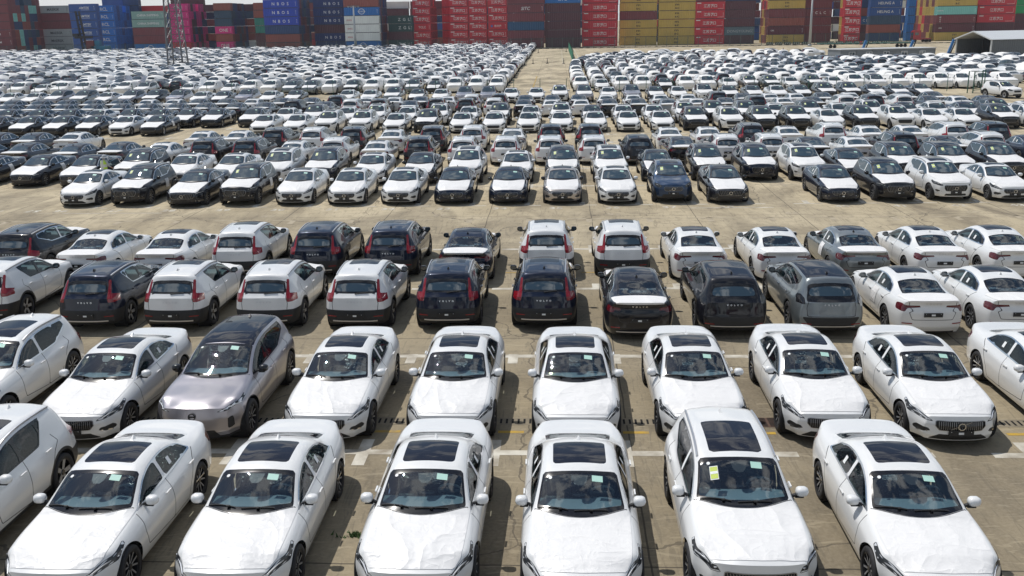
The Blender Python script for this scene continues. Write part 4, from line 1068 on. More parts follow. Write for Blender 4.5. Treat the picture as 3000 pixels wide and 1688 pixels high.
# ------------------------------------------------------------------ parked cars
ROWS = [
('F', 'Cw,-10.05,14.5 Sw,-7.4,14.23 Sw,-4.85,14.29 Sw,-2.12,14.34 Sw,0.34,14.3 Xw,2.84,14.3 Sw,5.51,14.39'),
('F', 'Xw,-12.69,20.07 Sw,-9.88,19.91 Es,-7.33,19.91 Sw,-4.75,20 Sw,-2.2,20.02 Sw,0.37,19.97 Sw,2.91,20.05 Sw,5.44,20.18 Sw,7.89,20.08 Sw,10.7,20.31'),
('R', 'Cw,-16.6,27.84 Cn,-13.19,27.25 Cw,-10.77,27.27 Cw,-8.16,27.28 Cw,-5.57,27.26 Cn,-3.09,27.37 Cn,-0.38,27.39 Lk,2.18,26.82 Ek,4.7,26.99 Eg,7.23,26.97 Sw,9.78,26.83 Sw,12.12,26.88'),
('R', 'Xk,-18.49,32.92 Sw,-15.89,32.39 Sw,-13.24,32.43 Cw,-10.82,32.88 Cn,-8.13,32.88 Cn,-5.62,32.98 Sn,-3.03,32.43 Cw,-0.39,32.92 Cw,2.15,32.87 Sw,4.61,32.42 Sw,7.25,32.32 Sg,9.76,32.39 Sw,12.21,32.34 Sw,14.55,32.38'),
('F', 'Sw,-23.01,46.4 Xk,-20.52,46.49 Lk,-17.67,46.31 Xk,-15.21,46.42 Sw,-12.53,46.44 Sw,-10,46.32 Sw,-7.44,46.36 Sn,-4.94,46.34 Sn,-2.31,46.26 Sb,0.22,46.28 Sw,2.77,46.16 Cu,5.34,46.21 Lk,7.88,46.19 Sn,12.98,46.08 Xk,15.48,46.24 Xw,18.04,46.31 Sw,20.61,46.2'),
('F', 'Lk,-31.64,52.13 Lk,-28.75,52.34 Lk,-25.89,52.04 Xk,-23.3,52.76 Sw,-20.51,52.51 Sw,-17.8,52.35 Xw,-15.19,52.25 Xn,-12.76,52.43 Sw,-10.02,52.01 Sk,-7.37,51.98 Xw,-4.91,52.19 Sw,-2.22,52.3 Xk,0.25,52.06 Xw,2.78,52.03 Sk,5.32,52.27 Xk,8,52.38 Xn,10.59,52.35 Xw,13.05,52.19 Sk,15.51,52.2 Xk,18.17,52.36 Xk,20.7,52.19 Xk,23.3,52.28'),
('R', 'Lk,-35.52,58.59 Lk,-32.83,58.71 Lk,-29.39,58.16 Lk,-26.91,58.76 Sw,-24.08,58.37 Xk,-21.43,59.12 Xk,-18.77,59.01 Sw,-16,58.57 Xw,-13.46,59.01 Sw,-10.84,58.27 Xk,-8.32,59.01 Xw,-5.64,58.65 Xw,-3.07,58.71 Xw,-0.43,58.67 Xw,2.13,58.68 Ek,4.73,58.48 Lk,7.36,58.66 Xw,9.89,58.54 Xw,12.46,58.65 Lk,14.79,57.85 Sw,17.35,57.94 Xk,20.12,58.81 Lk,22.45,57.74 Xw,24.92,58.43 Ln,27.27,57.66'),
('R', 'Lk,-38.21,64.8 Lk,-35.46,64.57 Sw,-32.75,64.73 Sw,-23.87,64.55 Sw,-21.37,64.63 Xk,-18.77,64.9 Xw,-16.21,64.87 Xk,-13.58,65 Sw,-10.93,64.4 Xk,-8.28,64.93 Xw,-5.61,65.06 Sw,-2.96,64.28 Xk,-0.45,65.12 Xk,2.11,65.08 Sw,7.21,63.99 Sw,9.75,63.95 Xk,12.46,64.54 Sw,14.78,63.84 Xw,17.57,64.36 Sw,19.91,63.76 Sw,22.45,63.72 Xw,25.06,63.96 Xk,27.6,63.92'),
('F', 'Lk,-45.35,76.64 Lk,-42.48,76.43 Lk,-39.7,76.32 Lk,-37.01,76.24 Sw,-34.37,76.24 Lk,-31.81,76.21 Sw,-23.07,76.1 Sw,-20.46,76 Xw,-18.03,76.23 Xw,-15.33,76.09 Sw,-12.63,75.95 Xk,-10.17,76.17 Sw,-7.45,75.84 Sw,-4.92,75.74 Sw,-2.25,75.63 Sw,0.28,75.6 Sw,2.89,75.57 Sw,5.41,75.56 Sw,7.97,75.5 Xk,10.52,75.7 Xw,13.15,75.59 Xk,15.64,75.56 Xk,18.19,75.45 Sw,20.57,75.2 Xk,23.12,75.31 Xw,25.73,75.26 Sw,28.07,74.99 Sw,30.45,74.93 Xk,33.27,75.13 Xw,35.62,75.06'),
('F', 'Lk,-51.03,83.39 Lk,-48.18,83.24 Lk,-45.21,82.95 Lk,-42.35,82.74 Sw,-39.69,82.66 Lk,-36.73,82.22 Lk,-34.15,82.09 Lk,-31.51,81.87 Lk,-29.01,81.79 Lk,-25.8,81.85 Sw,-23,81.84 Xk,-20.56,81.81 Sw,-17.79,81.97 Xw,-15.25,81.7 Sw,-12.59,81.57 Xw,-9.96,81.58 Sw,-7.4,81.32 Xk,-4.84,81.33 Sw,-2.24,81.22 Xw,0.28,81.2 Sk,2.83,80.98 Sw,5.41,80.93 Sw,7.91,80.76 Xw,10.49,81.08 Xk,12.84,81.12 Xk,15.43,80.91 Sw,17.77,80.57 Xk,20.48,80.56 Sw,22.82,80.32 Xw,25.33,80.41 Sk,28.12,80.26 Sw,30.43,80.2 Sn,32.82,80.1 Xk,35.21,80.04 Sw,37.55,79.86'),
('R', 'Lk,-51.19,89.26 Lk,-48.44,89.05 Lk,-45.67,88.92 Lk,-42.94,88.79 Lk,-40.21,88.69 Lk,-37.61,88.62 Lk,-34.89,88.51 Lk,-32.28,88.48 Lk,-29.36,88.34 Lk,-26.7,88.39 Ek,-24.06,89.13 Lk,-21.12,88.28 Xw,-18.77,89.2 Xk,-16.2,88.98 Lk,-13.35,88.37 Xk,-10.96,88.91 Xk,-8.21,88.32 Xw,-5.69,88.29 Lk,-3.02,87.79 Sw,-0.58,87.86 Sw,2.1,87.64 Lk,4.59,87.69 Lk,7.14,87.65 Sg,9.69,87.34 Sw,12.25,87.31 Lk,14.76,87.36 Xk,17.36,87.61 Sw,19.75,87.19 Lk,22.31,87.17 Xw,24.92,87.23 Xk,27.32,87.21 Xw,29.75,87.05 Lk,32.23,86.9 Sw,34.54,86.56 Sn,36.96,86.58'),
('R', 'Lk,-56.64,94.82 Lk,-53.81,94.63 Lk,-50.85,94.38 Lk,-48.26,94.32 Lk,-45.49,94.13 Lk,-42.76,94.05 Sw,-39.79,93.71 Sw,-37.17,93.72 Lk,-34.72,93.66 Lk,-31.95,93.42 Sw,-29.28,93.21 Lk,-26.48,93.35 Lk,-23.71,93.4 Xk,-21.19,93.79 Sw,-18.23,93.23 Sw,-15.52,92.99 Lk,-13.04,93.12 Sw,-10.46,92.99 Xw,-8.12,93.24 Xk,-5.59,93.51 Lk,-3.03,93.16 Lk,-0.5,92.94 Lk,1.98,92.83 Sw,4.56,92.63 Sw,7.06,92.56 Sw,9.59,92.35 Sw,12.14,92.4 Xk,14.89,92.96 Lk,17.27,92.51 Sw,19.61,92.02 Sw,21.93,91.92 Lk,24.44,92.06 Sw,26.84,91.85 Sw,29.4,91.83 Lk,31.8,91.77 Lk,34.24,91.63'),
('F', 'Ew,-63.24,105.78 Sw,-60.5,105.72 Sw,-57.63,105.45 Es,-54.75,105.14 Eg,-51.85,104.87 Sw,-49.13,104.75 Es,-46.25,104.33 Ek,-43.57,104.12 Es,-40.88,103.89 Sw,-38.34,103.97 Sn,-35.99,103.87 Es,-33.36,103.81 Sw,-30.8,103.82 Sk,-28.14,104 Sw,-22.36,103.68 Sw,-19.91,103.51 Eg,-17.46,103.78 Sk,-14.85,103.38 Sw,-12.3,103.2 Es,-9.77,103.16 Es,-7.27,103.13 Sw,-4.9,103.17 Sw,-2.23,103.1 Xw,0.22,103.4 Es,2.76,102.85 Sw,5.32,103.07 Es,7.72,102.69 Sk,10.21,103.06 Sw,12.54,102.93 Ew,15.17,102.63 Sk,17.76,102.79 Sk,20.21,102.78 Sw,22.61,102.53 Sk,25.04,102.53 Xk,27.45,102.31 Xk,29.9,102.31 Sk,32.35,102.26 Sk,34.66,102.02 Lk,36.96,101.89 Cw,45.08,101.44'),
('F', 'Ww,-70.94,121.56 Ww,-68.01,121.38 Sw,-64.95,121.08 Ww,-62.2,120.87 Ww,-59.29,120.53 Sw,-56.33,120.11 Ww,-53.89,120.23 Ew,-51.2,119.73 Sw,-45.3,118.87 Ww,-42.7,118.93 Sw,-40.01,118.56 Ww,-37.67,118.98 Ww,-35.18,118.99 Eg,-32.31,118.16 Eg,-29.93,118.19 Ww,-27.54,118.72 Ek,-24.81,117.99 Ww,-22.48,118.56 Ww,-19.89,118.28 Eg,-17.32,117.63 Sk,-14.78,117.8 Ww,-12.38,118.49 Ww,-9.78,118.17 Ww,-7.29,117.87 Ww,2.79,117.98 Sw,5.26,117.3 Ww,7.64,117.8 Ww,10.13,117.65 Sk,12.67,117 Ww,15.16,117.18 Ww,17.61,117.03 Sw,20.1,116.71 Xb,22.63,117.38 Xt,24.93,116.48 Sw,27.27,116.47 Xt,29.81,116.46 Sw,32.16,116.17 Ww,34.52,116.29 Ew,36.86,115.82 Ww,39.39,116.18 Ww,41.73,115.66 Ww,44.18,115.9 Ww,46.51,115.69 Ww,48.93,115.66 Ww,51.27,115.49'),
]
ORD = 'zeroth first second third fourth fifth sixth seventh eighth ninth tenth eleventh twelfth thirteenth fourteenth fifteenth sixteenth seventeenth eighteenth nineteenth twentieth'.split()
TENS = {2: 'twenty', 3: 'thirty', 4: 'forty', 5: 'fifty'}
def ordn(n):
    if n <= 20: return ORD[n]
    if n % 10 == 0: return {30: 'thirtieth', 40: 'fortieth', 50: 'fiftieth'}[n]
    return TENS[n//10]+'-'+ORD[n % 10]
ncar = 0
for ri, (fac, data) in enumerate(ROWS):
    cars = [c.split(',') for c in data.split()]
    lod = 1 if ri < 4 else (2 if ri < 8 else 3)
    for ci, (tc_, X, Y) in enumerate(cars):
        ty, c = tc_[0], tc_[1]; X = float(X); Y = float(Y); opt = {}; yaw = random.uniform(-.013, .013)
        if fac == 'R': opt['dfilm'] = (ty in 'L') or (ty == 'S' and c != 'k')
        if fac == 'R' and ty == 'C' and c == 'n': opt['film'] = ci % 2 == 0
        if ty == 'C' and c == 'u' or (ty == 'E' and c in 's' and ri < 4) or (ri == 12 and c == 's' and ci % 3): opt['film'] = False
        if ty == 'E' and fac == 'R': opt['film'] = False
        if fac == 'F' and ((ty == 'L' and X < -5) or (ri in (4, 5) and ty == 'X' and c == 'k' and X < -10)): opt['patch'] = (1,)
        if (ri, ci) in ((2, 10), (3, 11)): opt['patch'] = (1,)
        if ri == 12 and ty == 'C': yaw = .30
        how = {'W': 'white SUV wrapped in film'}.get(ty, CNAME[c]+' '+BODYN[ty])
        if fac == 'F' and ty != 'W': how += (' with door sheet' if opt.get('patch') else ' with filmed bonnet') if opt.get('film', True) else ' with bare bonnet'
        if fac == 'R': how += ' seen from behind'
        lab = '%s, %s from the left in the %s row' % (how, ordn(ci+1), ordn(ri+1) if ri else 'nearest')
        if (ri, ci) == (5, 2): lab = 'black large sedan with its driver door open beside the worker'
        grp = 'cars parked in the %s row from the camera' % ordn(ri+1)
        r_ = place_car(ty, c, fac, X, Y, lod, lab, grp, yaw, opt); ncar += 1
        if (ri, ci) == (5, 2): OPENCAR = r_
# the open driver door of that sedan
s_ = SPEC['L']
def door_mesh():
    b = MB(); y0, y1 = 1.75, 2.85
    out = [(0, .32, .28), (0, 1.16, .28), (0, 1.16, .97), (0, .98, 1.0), (0, .06, .97), (0, .0, .6)]
    fr = [v for v in out]; n = len(out)
    vs = [(x_, y_, z_) for x_ in (0, .09) for _, y_, z_ in out]
    b.add(vs, [tuple(range(n))[::-1], tuple(range(n, 2*n))]+[(i, (i+1) % n, n+(i+1) % n, n+i) for i in range(n)], 0)
    b.bar((.03, .06, .97), (.0, .62, 1.30), .035, 1); b.bar((0, .62, 1.30), (0, 1.05, 1.33), .035, 1); b.bar((0, 1.05, 1.33), (.03, 1.16, .97), .035, 1)
    b.add([(.02, .08, .98), (.02, 1.14, .98), (.0, 1.04, 1.31), (.0, .64, 1.29)], [(0, 1, 2, 3)], 2)
    return b.mesh('open_door', [paint('k'), M_CHROME, M_SGLASS])
dm = door_mesh(); o = link('door', dm, OPENCAR, (.90, 1.55-s_['L']/2, 0)); o.rotation_euler = (0, 0, R(-58)); o['label'] = 'open driver door'
# ------------------------------------------------------------------ the rest of the parked fleet, too many to name one by one
def flatten(ty, c, fac, opt):
    L = SPEC[ty]['L']; out = []
    for n, me, l, rz, kids, lb in car_parts(ty, c, 4, fac, opt):
        if me is None: continue
        v = np.zeros(len(me.vertices)*3); me.vertices.foreach_get('co', v); v = v.reshape(-1, 3)
        if rz: v = v*np.array([-1, -1, 1])
        v = v+np.array([l[0], l[1]-L/2, l[2]])
        if fac == 'R': v = v*np.array([-1, -1, 1])
        mats = [q for q in me.materials]
        out.append((v, [tuple(p.vertices) for p in me.polygons], [mats[min(p.material_index, len(mats)-1)] for p in me.polygons], [len(p.vertices) for p in me.polygons]))
    V = []; loops = []; tot = []; mi = []; nv = 0
    for v, f, mm, ln in out:
        V.append(v)
        for p, q in zip(f, mm): loops += [i+nv for i in p]; tot.append(len(p)); mi.append(q)
        nv += len(v)
    return np.concatenate(V), np.array(loops), np.array(tot), mi
KINDS = [('W', 'w', 'F'), ('W', 'w', 'R'), ('S', 'w', 'F'), ('X', 'w', 'F'), ('S', 'k', 'F'), ('E', 's', 'F'), ('X', 'k', 'F'), ('S', 'w', 'R'), ('X', 'k', 'R'), ('E', 'g', 'F'), ('E', 'w', 'F'), ('C', 'w', 'F'), ('X', 't', 'F')]
PRB = {'F': [.30, 0, .17, .10, .10, .11, .07, 0, 0, .07, .04, .02, .02], 'R': [0, .40, 0, 0, 0, 0, 0, .27, .33, 0, 0, 0, 0]}
FL = [flatten(t_, c_, f_, {}) for t_, c_, f_ in KINDS]
matlist = []; 
for f_ in FL:
    for q in f_[3]:
        if q not in matlist: matlist.append(q)
FLM = [np.array([matlist.index(q) for q in f_[3]]) for f_ in FL]
inst = []
Y = 123.6; ri = 0
while Y < 312:
    fac = 'R' if ri % 3 == 0 else 'F'
    for side in (-1, 1):
        if side < 0: xs = np.arange(-7.4, -Y*.60-6, -2.56)
        else:
            if Y > 211: continue
            lim = np.interp(Y, [120, 165, 186, 209, 212], [2.6, 2.8, 5., 9., 18.]); hi = np.interp(Y, [120, 190, 196, 212], [Y*.53+4, 105, 55, 50])
            xs = np.arange(lim, min(hi, Y*.53+5), 2.52)
        gapc = rng.integers(0, 9)
        for i, X in enumerate(xs):
            if side < 0 and rng.random() < .025: continue
            if 48 < X < 76 and 177 < Y < 200: continue
            if X > 74 and Y > 178: continue
            if abs(X+73.0) < 3.4 and abs(Y-186.6) < 4.5: continue
            k = rng.choice(len(KINDS), p=PRB[fac if rng.random() < .85 else ('F' if fac == 'R' else 'R')])
            inst.append((k, X+rng.normal(0, .07), Y-.03*X*0+rng.normal(0, .16), 0.))
    Y += 5.55 if ri % 2 else 5.95
    ri += 1
for k in range(6):          # cars parked side on at the back of the right-hand block
    X = 15.5+7.6*k
    for j in range(3): inst.append((rng.choice([0, 6, 6, 3, 12] if j < 2 else [0, 3]), X+rng.normal(0, .3)+j*.5, 216.5+j*2.7-.18*(X-15), 1.5708))
cntr = len(inst)
Vs = []; Ls = []; Ts = []; Ms = []; nv = 0
for k, X, Y, a in inst:
    v, lp, tt, _ = FL[k]
    if a: v = np.stack([-v[:, 1], v[:, 0], v[:, 2]], 1)
    Vs.append(v+np.array([X, Y, 0])); Ls.append(lp+nv); Ts.append(tt); Ms.append(FLM[k]); nv += len(v)
Vs = np.concatenate(Vs).astype(np.float32); Ls = np.concatenate(Ls).astype(np.int32); Ts = np.concatenate(Ts).astype(np.int32); Ms = np.concatenate(Ms).astype(np.int32)
me = bpy.data.meshes.new('distant_cars'); me.vertices.add(len(Vs)); me.vertices.foreach_set('co', Vs.ravel())
me.loops.add(len(Ls)); me.loops.foreach_set('vertex_index', Ls); me.polygons.add(len(Ts))
me.polygons.foreach_set('loop_start', np.concatenate([[0], np.cumsum(Ts)[:-1]]).astype(np.int32)); me.polygons.foreach_set('material_index', Ms)
for q in matlist: me.materials.append(q)
me.polygons.foreach_set('use_smooth', np.ones(len(Ts), bool)); me.update(calc_edges=True)
link('distant_cars', me, kind='stuff', label='mass of far parked cars, mostly white, filling the lot behind the wire fence', cat='cars')
print('cars', ncar, 'far', cntr, 'faces', len(Ts))

# ------------------------------------------------------------------ shipping containers
TH = 2.60
CC = {'J': (.42, .022, .035), 'J0': (.42, .022, .035), 'JT': (.42, .022, .035), 'JB': (.42, .022, .035), 'M': (.135, .030, .036), 'CM': (.135, .030, .036), 'SI': (.12, .025, .033), 'ME': (.12, .025, .033), 'D': (.070, .022, .030),
      'CA': (.085, .02, .028), 'TC': (.13, .026, .036), 'B': (.20, .055, .040), 'Y': (.40, .28, .065), 'N': (.014, .040, .11), 'NP': (.012, .055, .12), 'NB': (.018, .045, .30), 'Nn': (.014, .028, .11),
      'R': (.012, .12, .42), 'A': (.02, .07, .24), 'G': (.26, .29, .30), 'CS': (.17, .28, .25), 'O': (.50, .02, .17), 'CB': (.01, .11, .33), 'W': (.55, .56, .52), 'Z': (.016, .05, .048), 'SB': (.01, .13, .40),
      'DY': (.07, .11, .13), 'H': (.012, .06, .21), 'K': (.02, .05, .09), 'T': (.16, .42, .38), 'T2': (.02, .16, .13), 'E': (.01, .24, .08), 'CLb': (.02, .09, .2), 'BL': (.01, .13, .38), 'BL2': (.01, .10, .3)}
CN = {'J': 'red', 'J0': 'red', 'JT': 'red', 'JB': 'red', 'M': 'maroon', 'CM': 'maroon', 'SI': 'maroon', 'ME': 'maroon', 'D': 'dark maroon', 'CA': 'dark maroon', 'TC': 'maroon', 'B': 'brown red', 'Y': 'ochre yellow', 'N': 'navy', 'NP': 'dark blue',
      'NB': 'bright navy', 'Nn': 'navy', 'R': 'bright blue', 'A': 'mid blue', 'G': 'grey', 'CS': 'grey green', 'O': 'magenta', 'CB': 'blue', 'W': 'off-white', 'Z': 'dark green', 'SB': 'blue', 'DY': 'slate grey', 'H': 'dark blue', 'K': 'black blue', 'T': 'turquoise', 'T2': 'sea green', 'E': 'green', 'CLb': 'slate blue', 'BL': 'blue'}
WHITE = (.75, .75, .73); DARK = (.03, .035, .04)
TX = {'J': ('江苏港口', 1.15, WHITE), 'JT': ('TCLC', 1.0, WHITE), 'JB': ('苏州港', .8, WHITE), 'CM': ('CMA CGM', .95, WHITE), 'SI': ('SITC', 1.35, WHITE), 'ME': ('M\nE\nS', .62, WHITE), 'CA': ('CAI', .6, WHITE), 'TC': ('T  C  L  C', 1.1, WHITE),
      'Y': ('m\nsc', 1.35, DARK), 'NB': ('N  B  O  S', 1.25, WHITE), 'Nn': ('N  B  O  S', 1.2, WHITE), 'R': ('RCL', 1.5, WHITE), 'A': ('AMTEK', 1.05, WHITE), 'G': ('MAERSK', 1.2, DARK), 'CS': ('CHINA SHIPPING', .95, WHITE), 'O': ('ONE', 1.5, WHITE),
      'CB': ('COSCO', .7, WHITE), 'W': ('OOCL', .6, (.45, .02, .03)), 'Z': ('Z  G  L', 1.3, WHITE), 'SB': ('SITC', 1.35, WHITE), 'DY': ('DONGYOUNG', 1.15, (.4, .42, .42)), 'H': ('HEUNG A', 1.15, WHITE), 'K': ('', 1, WHITE), 'T': ('CAPITAL', .5, WHITE), 'E': ('EVERGREEN', 1.2, WHITE), 'CLb': ('C L', 1.1, WHITE)}
TWORD = {'J': ' with four white characters', 'JT': ' with four white letters', 'JB': ' with a round blue logo', 'Y': ' with stacked black letters'}
M_CBAR = mat('container_castings', (.05, .05, .055), .7)
def cont_body(code, w):
    b = MB(); D = 2.44; H = 2.56; col = mat('container_paint_'+CN[code].replace(' ', '_').replace('-', '_')+('' if code not in ('CM', 'TC', 'CA', 'Nn', 'H') else '_b'), tuple(v*1.4+.008 for v in CC[code]), .6, var=(.35, .5, tuple(v*.9+.03 for v in CC[code])))  # paint colours brightened and lifted, standing in for distance haze
    # corrugated long sides
    n = max(4, int(w/.56))
    for sy in (-1, 1):
        vs = []
        for i in range(n):
            a = -w/2+.12+(w-.24)*i/n; p_ = (w-.24)/n
            for dx, dy in ((0, 0), (.34, 0), (.5, -.04), (.84, -.04)): vs.append((a+dx*p_, sy*(D/2-.03+dy)))
        vs.append((w/2-.12, sy*(D/2-.03)))
        k = len(vs)
        b.add([(x_, y_, .14) for x_, y_ in vs]+[(x_, y_, H-.10) for x_, y_ in vs], [(i, i+1, k+i+1, k+i) if sy < 0 else (i+1, i, k+i, k+i+1) for i in range(k-1)], 0)
    for sx in (-1, 1):
        b.box((sx*(w/2-.05), 0, H/2), (.06, D-.2, H-.2), 0)
        for sy in (-1, 1): b.box((sx*(w/2-.07), sy*(D/2-.07), H/2), (.14, .14, H-.01), 0)
        b.box((sx*(w/2-.07), 0, .07), (.139, D-.29, .14), 0); b.box((sx*(w/2-.07), 0, H-.06), (.139, D-.29, .11), 0)
    for sy in (-1, 1): b.box((0, sy*(D/2-.06), .07), (w-.29, .12, .139), 1); b.box((0, sy*(D/2-.06), H-.055), (w-.29, .12, .10), 0)
    b.box((0, 0, H-.06), (w-.3, D-.3, .04), 0); b.box((0, 0, .10), (w-.3, D-.3, .05), 1)
    for sx in (-1, 1):      # locking bars on the doors
        for yy in (-.85, -.35, .35, .85): b.box((sx*(w/2-.005), yy, H/2), (.035, .045, H-.3), 1)
        b.box((sx*(w/2-.012), 0, H/2), (.02, .03, H-.3), 1)
    return b.mesh('container', [col, M_CBAR])
def cont_text(code, w):
    s_, sz, cl = TX[code]
    if not s_: return None
    wd = None
    v, f = text_mesh(s_, sz, 0, 'CENTER', .012)
    if not len(v): return None
    v = v.copy(); v[:, :2] -= (v[:, :2].max(0)+v[:, :2].min(0))/2
    if code == 'J': v[:, 0] *= 4.1/max(.1, (v[:, 0].max()-v[:, 0].min())); v[:, 1] *= 1.05/max(.1, (v[:, 1].max()-v[:, 1].min()))
    if code == 'Y': v[:, 1] *= 1.55/(v[:, 1].max()-v[:, 1].min()); v[:, 0] *= 1.35/(v[:, 0].max()-v[:, 0].min())
    if code in ('SI', 'SB', 'A'): v[:, 0] += v[:, 1]*.28
    ox = {'ME': -w*.40, 'CA': -w*.38, 'W': -w*.35, 'T': -w*.42, 'R': -.2, 'A': .6, 'Z': 1.2}.get(code, 0)
    k = min(1., (w-.8)/max(.1, v[:, 0].max()-v[:, 0].min()))
    b = MB(); zc = 1.3; m_ = mat('container_lettering_'+('dark' if cl is DARK else ('white' if cl is WHITE else '%d' % int(cl[0]*100))), cl, .6)
    b.add([(q[0]*k+ox, -1.22-.012, zc+q[1]*k) for q in v], f, 0)
    # small code blocks printed near the ends
    if code not in ('Y', 'W'):
        b.add([(w/2-.75, -1.232, 1.7), (w/2-.45, -1.232, 1.7), (w/2-.45, -1.232, 1.78), (w/2-.75, -1.232, 1.78)], [(0, 1, 2, 3)])
        for i in range(5): b.add([(w/2-.62, -1.232, 1.5-.2*i), (w/2-.52, -1.232, 1.5-.2*i), (w/2-.52, -1.232, 1.6-.2*i), (w/2-.62, -1.232, 1.6-.2*i)], [(0, 1, 2, 3)])
    if code == 'J': b.add([(-w*.45, -1.232, 2.0), (-w*.45+1.3, -1.232, 2.0), (-w*.45+1.3, -1.232, 2.28), (-w*.45, -1.232, 2.28)], [(0, 1, 2, 3)]); b.add([(w*.25, -1.232, .42), (w*.45, -1.232, .46), (w*.45, -1.232, .54), (w*.25, -1.232, .50)], [(0, 1, 2, 3)])
    if code == 'CB':
        for i in range(20):
            a0, a1 = 2*PI*i/20, 2*PI*(i+1)/20
            b.add([(.85*math.cos(a0), -1.232, zc+.72*math.sin(a0)), (.85*math.cos(a1), -1.232, zc+.72*math.sin(a1)), (1.02*math.cos(a1), -1.232, zc+.88*math.sin(a1)), (1.02*math.cos(a0), -1.232, zc+.88*math.sin(a0))], [(0, 1, 2, 3)])
    if code == 'A': b.add([(-.6, -1.232, .62), (2.2, -1.232, .62), (2.2, -1.232, .70), (-.6, -1.232, .70)], [(0, 1, 2, 3)])
    mats_ = [m_]
    if code == 'JB':
        b.add([(-2.0+.38*math.cos(2*PI*i/14), -1.234, zc+.38*math.sin(2*PI*i/14)) for i in range(14)], [tuple(range(14))], 1); mats_.append(mat('logo_blue', (.05, .2, .5), .6))
    return b.mesh('lettering', mats_)
STACKS = [(-189.5, -177.8, 316, 'M CM CM M M M M', 8), (-178.9, -168.1, 337, 'G G G M M G', 0), (-158.6, -149.7, 318, 'A A A A A A', 0), (-163.1, -156.6, 346, 'R R R R R R', 8), (-159.1, -153.3, 360, 'N N N N N N N', 0), (-139.1, -128.3, 320, 'CB M M CS CS', 0), (-134.5, -127.6, 340, 'J0 O O O O O', 7), (-119.0, -113.0, 341, 'O B O K K B', 7), (-106.2, -102.5, 345, 'D D T2 T2 B B', 0), (-91.1, -80.3, 306, 'B B N NB NB NB', 6), (-78.2, -66.3, 317, 'Nn Nn D Nn Nn Nn', 0), (-67.4, -56.3, 313, 'CB W W W CB B', 6), (-55.1, -47.0, 322, 'Z D Z Z', 0), (-48.5, -42.5, 333, 'J J JT J J J', 7), (-40.0, -36.2, 345, 'J0 J0 J0 J0 J0 J0', 0), (-36.4, -30.1, 336, 'J J J J J J', 0), (-29.9, -23.8, 336, 'J J J J J J', 0), (-23.4, -17.0, 336, 'J J JB J J J', 0), (-15.3, -4.1, 305, 'ME M NP M SI M', 0), (-3.8, 7.1, 306, 'D D D D D SB', 0), (7.7, 18.6, 310, 'J J J J J J', 0), (19.7, 31.3, 316, 'Y Y Y M Y Y', 0), (31.9, 43.3, 316, 'Y Y Y Y Y Y', 0), (43.3, 52.5, 316, 'J J J J J M', 0), (52.5, 61.9, 316, 'D DY D D D N', 0), (66.1, 77.3, 316, 'Y CA B M Y D', -5), (77.8, 86.2, 318, 'M M M TC M D', 0), (87.2, 92.2, 308, 'J J J J J J', -2), (98.6, 102.1, 330, 'D D CLb B N N', 0), (97.9, 107.7, 318, 'N B K H H N', 0), (111.0, 113.3, 322, 'BL BL BL BL BL BL', 0), (117.8, 129.9, 316, 'Y CA ME T Y Y', -7), (131.8, 143.4, 320, 'D D J J J J', 0), (144.5, 155.8, 322, 'E D D E E E', 0)]
b_back = []      # containers deeper in each block: only their ends show
for si, (x0, x1, Yf, tiers, nd) in enumerate(STACKS):
    w_ = x1-x0; tiers = tiers.split(); front_end = nd < 0
    for ti, code in enumerate(tiers):
        key = (code, round(w_, 1))
        me = cached(('cont',)+key, lambda: cont_body(code, w_)); tm = cached(('conttx',)+key, lambda: cont_text(code, w_) if code in TX else None)
        lab = '%s container%s, %s up in the %s stack from the left' % (CN[code], TWORD.get(code, ' with lettering' if code in TX and TX[code][0] else ''), ordn(ti+1), ordn(si+1))
        o = link('shipping_container', me, loc=((x0+x1)/2+rng.normal(0, .05), Yf+1.22+rng.normal(0, .05), ti*TH), label=lab, cat='container', group='shipping containers stacked behind the car lot')
        if tm is not None: link('lettering', tm, o)
    for k in range(1, abs(nd)):
        base = tiers
        for ti in range(len(tiers)+(0 if (k % 3) else -1)):
            if front_end: code = ['Y', 'M', 'Y', 'B', 'Y', 'M', 'J0'][int(rng.integers(0, 7))]
            elif tiers[1] in ('CM',): code = ['N', 'M', 'B', 'N', 'K', 'T', 'M'][int(rng.integers(0, 7))] if k < 7 else 'M'
            elif tiers[1] == 'O': code = ['O', 'O', 'O', 'N', 'D'][int(rng.integers(0, 5))]
            elif tiers[0] == 'R': code = 'R' if rng.random() < .75 else 'A'
            elif tiers[0] == 'J' or tiers[1] == 'J': code = 'J0'
            else: code = ['N', 'K', 'D', 'M', 'Nn'][int(rng.integers(0, 5))]
            b_back.append((code, w_, (x0+x1)/2, Yf+1.22+2.53*k, ti*TH, front_end))
# far rows that close the yard behind the gaps
for X in np.arange(-240, 190, 12.8):
    for ti in range(6 + int(rng.integers(0, 2))):
        b_back.append((['M', 'B', 'N', 'D', 'A', 'J0', 'W', 'K'][int(rng.integers(0, 8))], 12.19, X, 366+rng.normal(0, 1), ti*TH, False))
agg = MB(); amats = []
for code, w_, X, Yc, zz, fe in b_back:
    me = cached(('cont', code, round(w_, 1)), lambda: cont_body(code, w_))
    base = len(agg.v); mm = []
    for q in me.materials:
        if q not in amats: amats.append(q)
        mm.append(amats.index(q))
    agg.v += [(v.co.x+X, v.co.y+Yc, v.co.z+zz) for v in me.vertices]; agg.f += [tuple(i+base for i in p.vertices) for p in me.polygons]; agg.m += [mm[p.material_index] for p in me.polygons]
link('container_blocks', agg.mesh('container_blocks', amats), kind='stuff', label='deeper rows of mixed shipping containers showing only their ends', cat='containers')

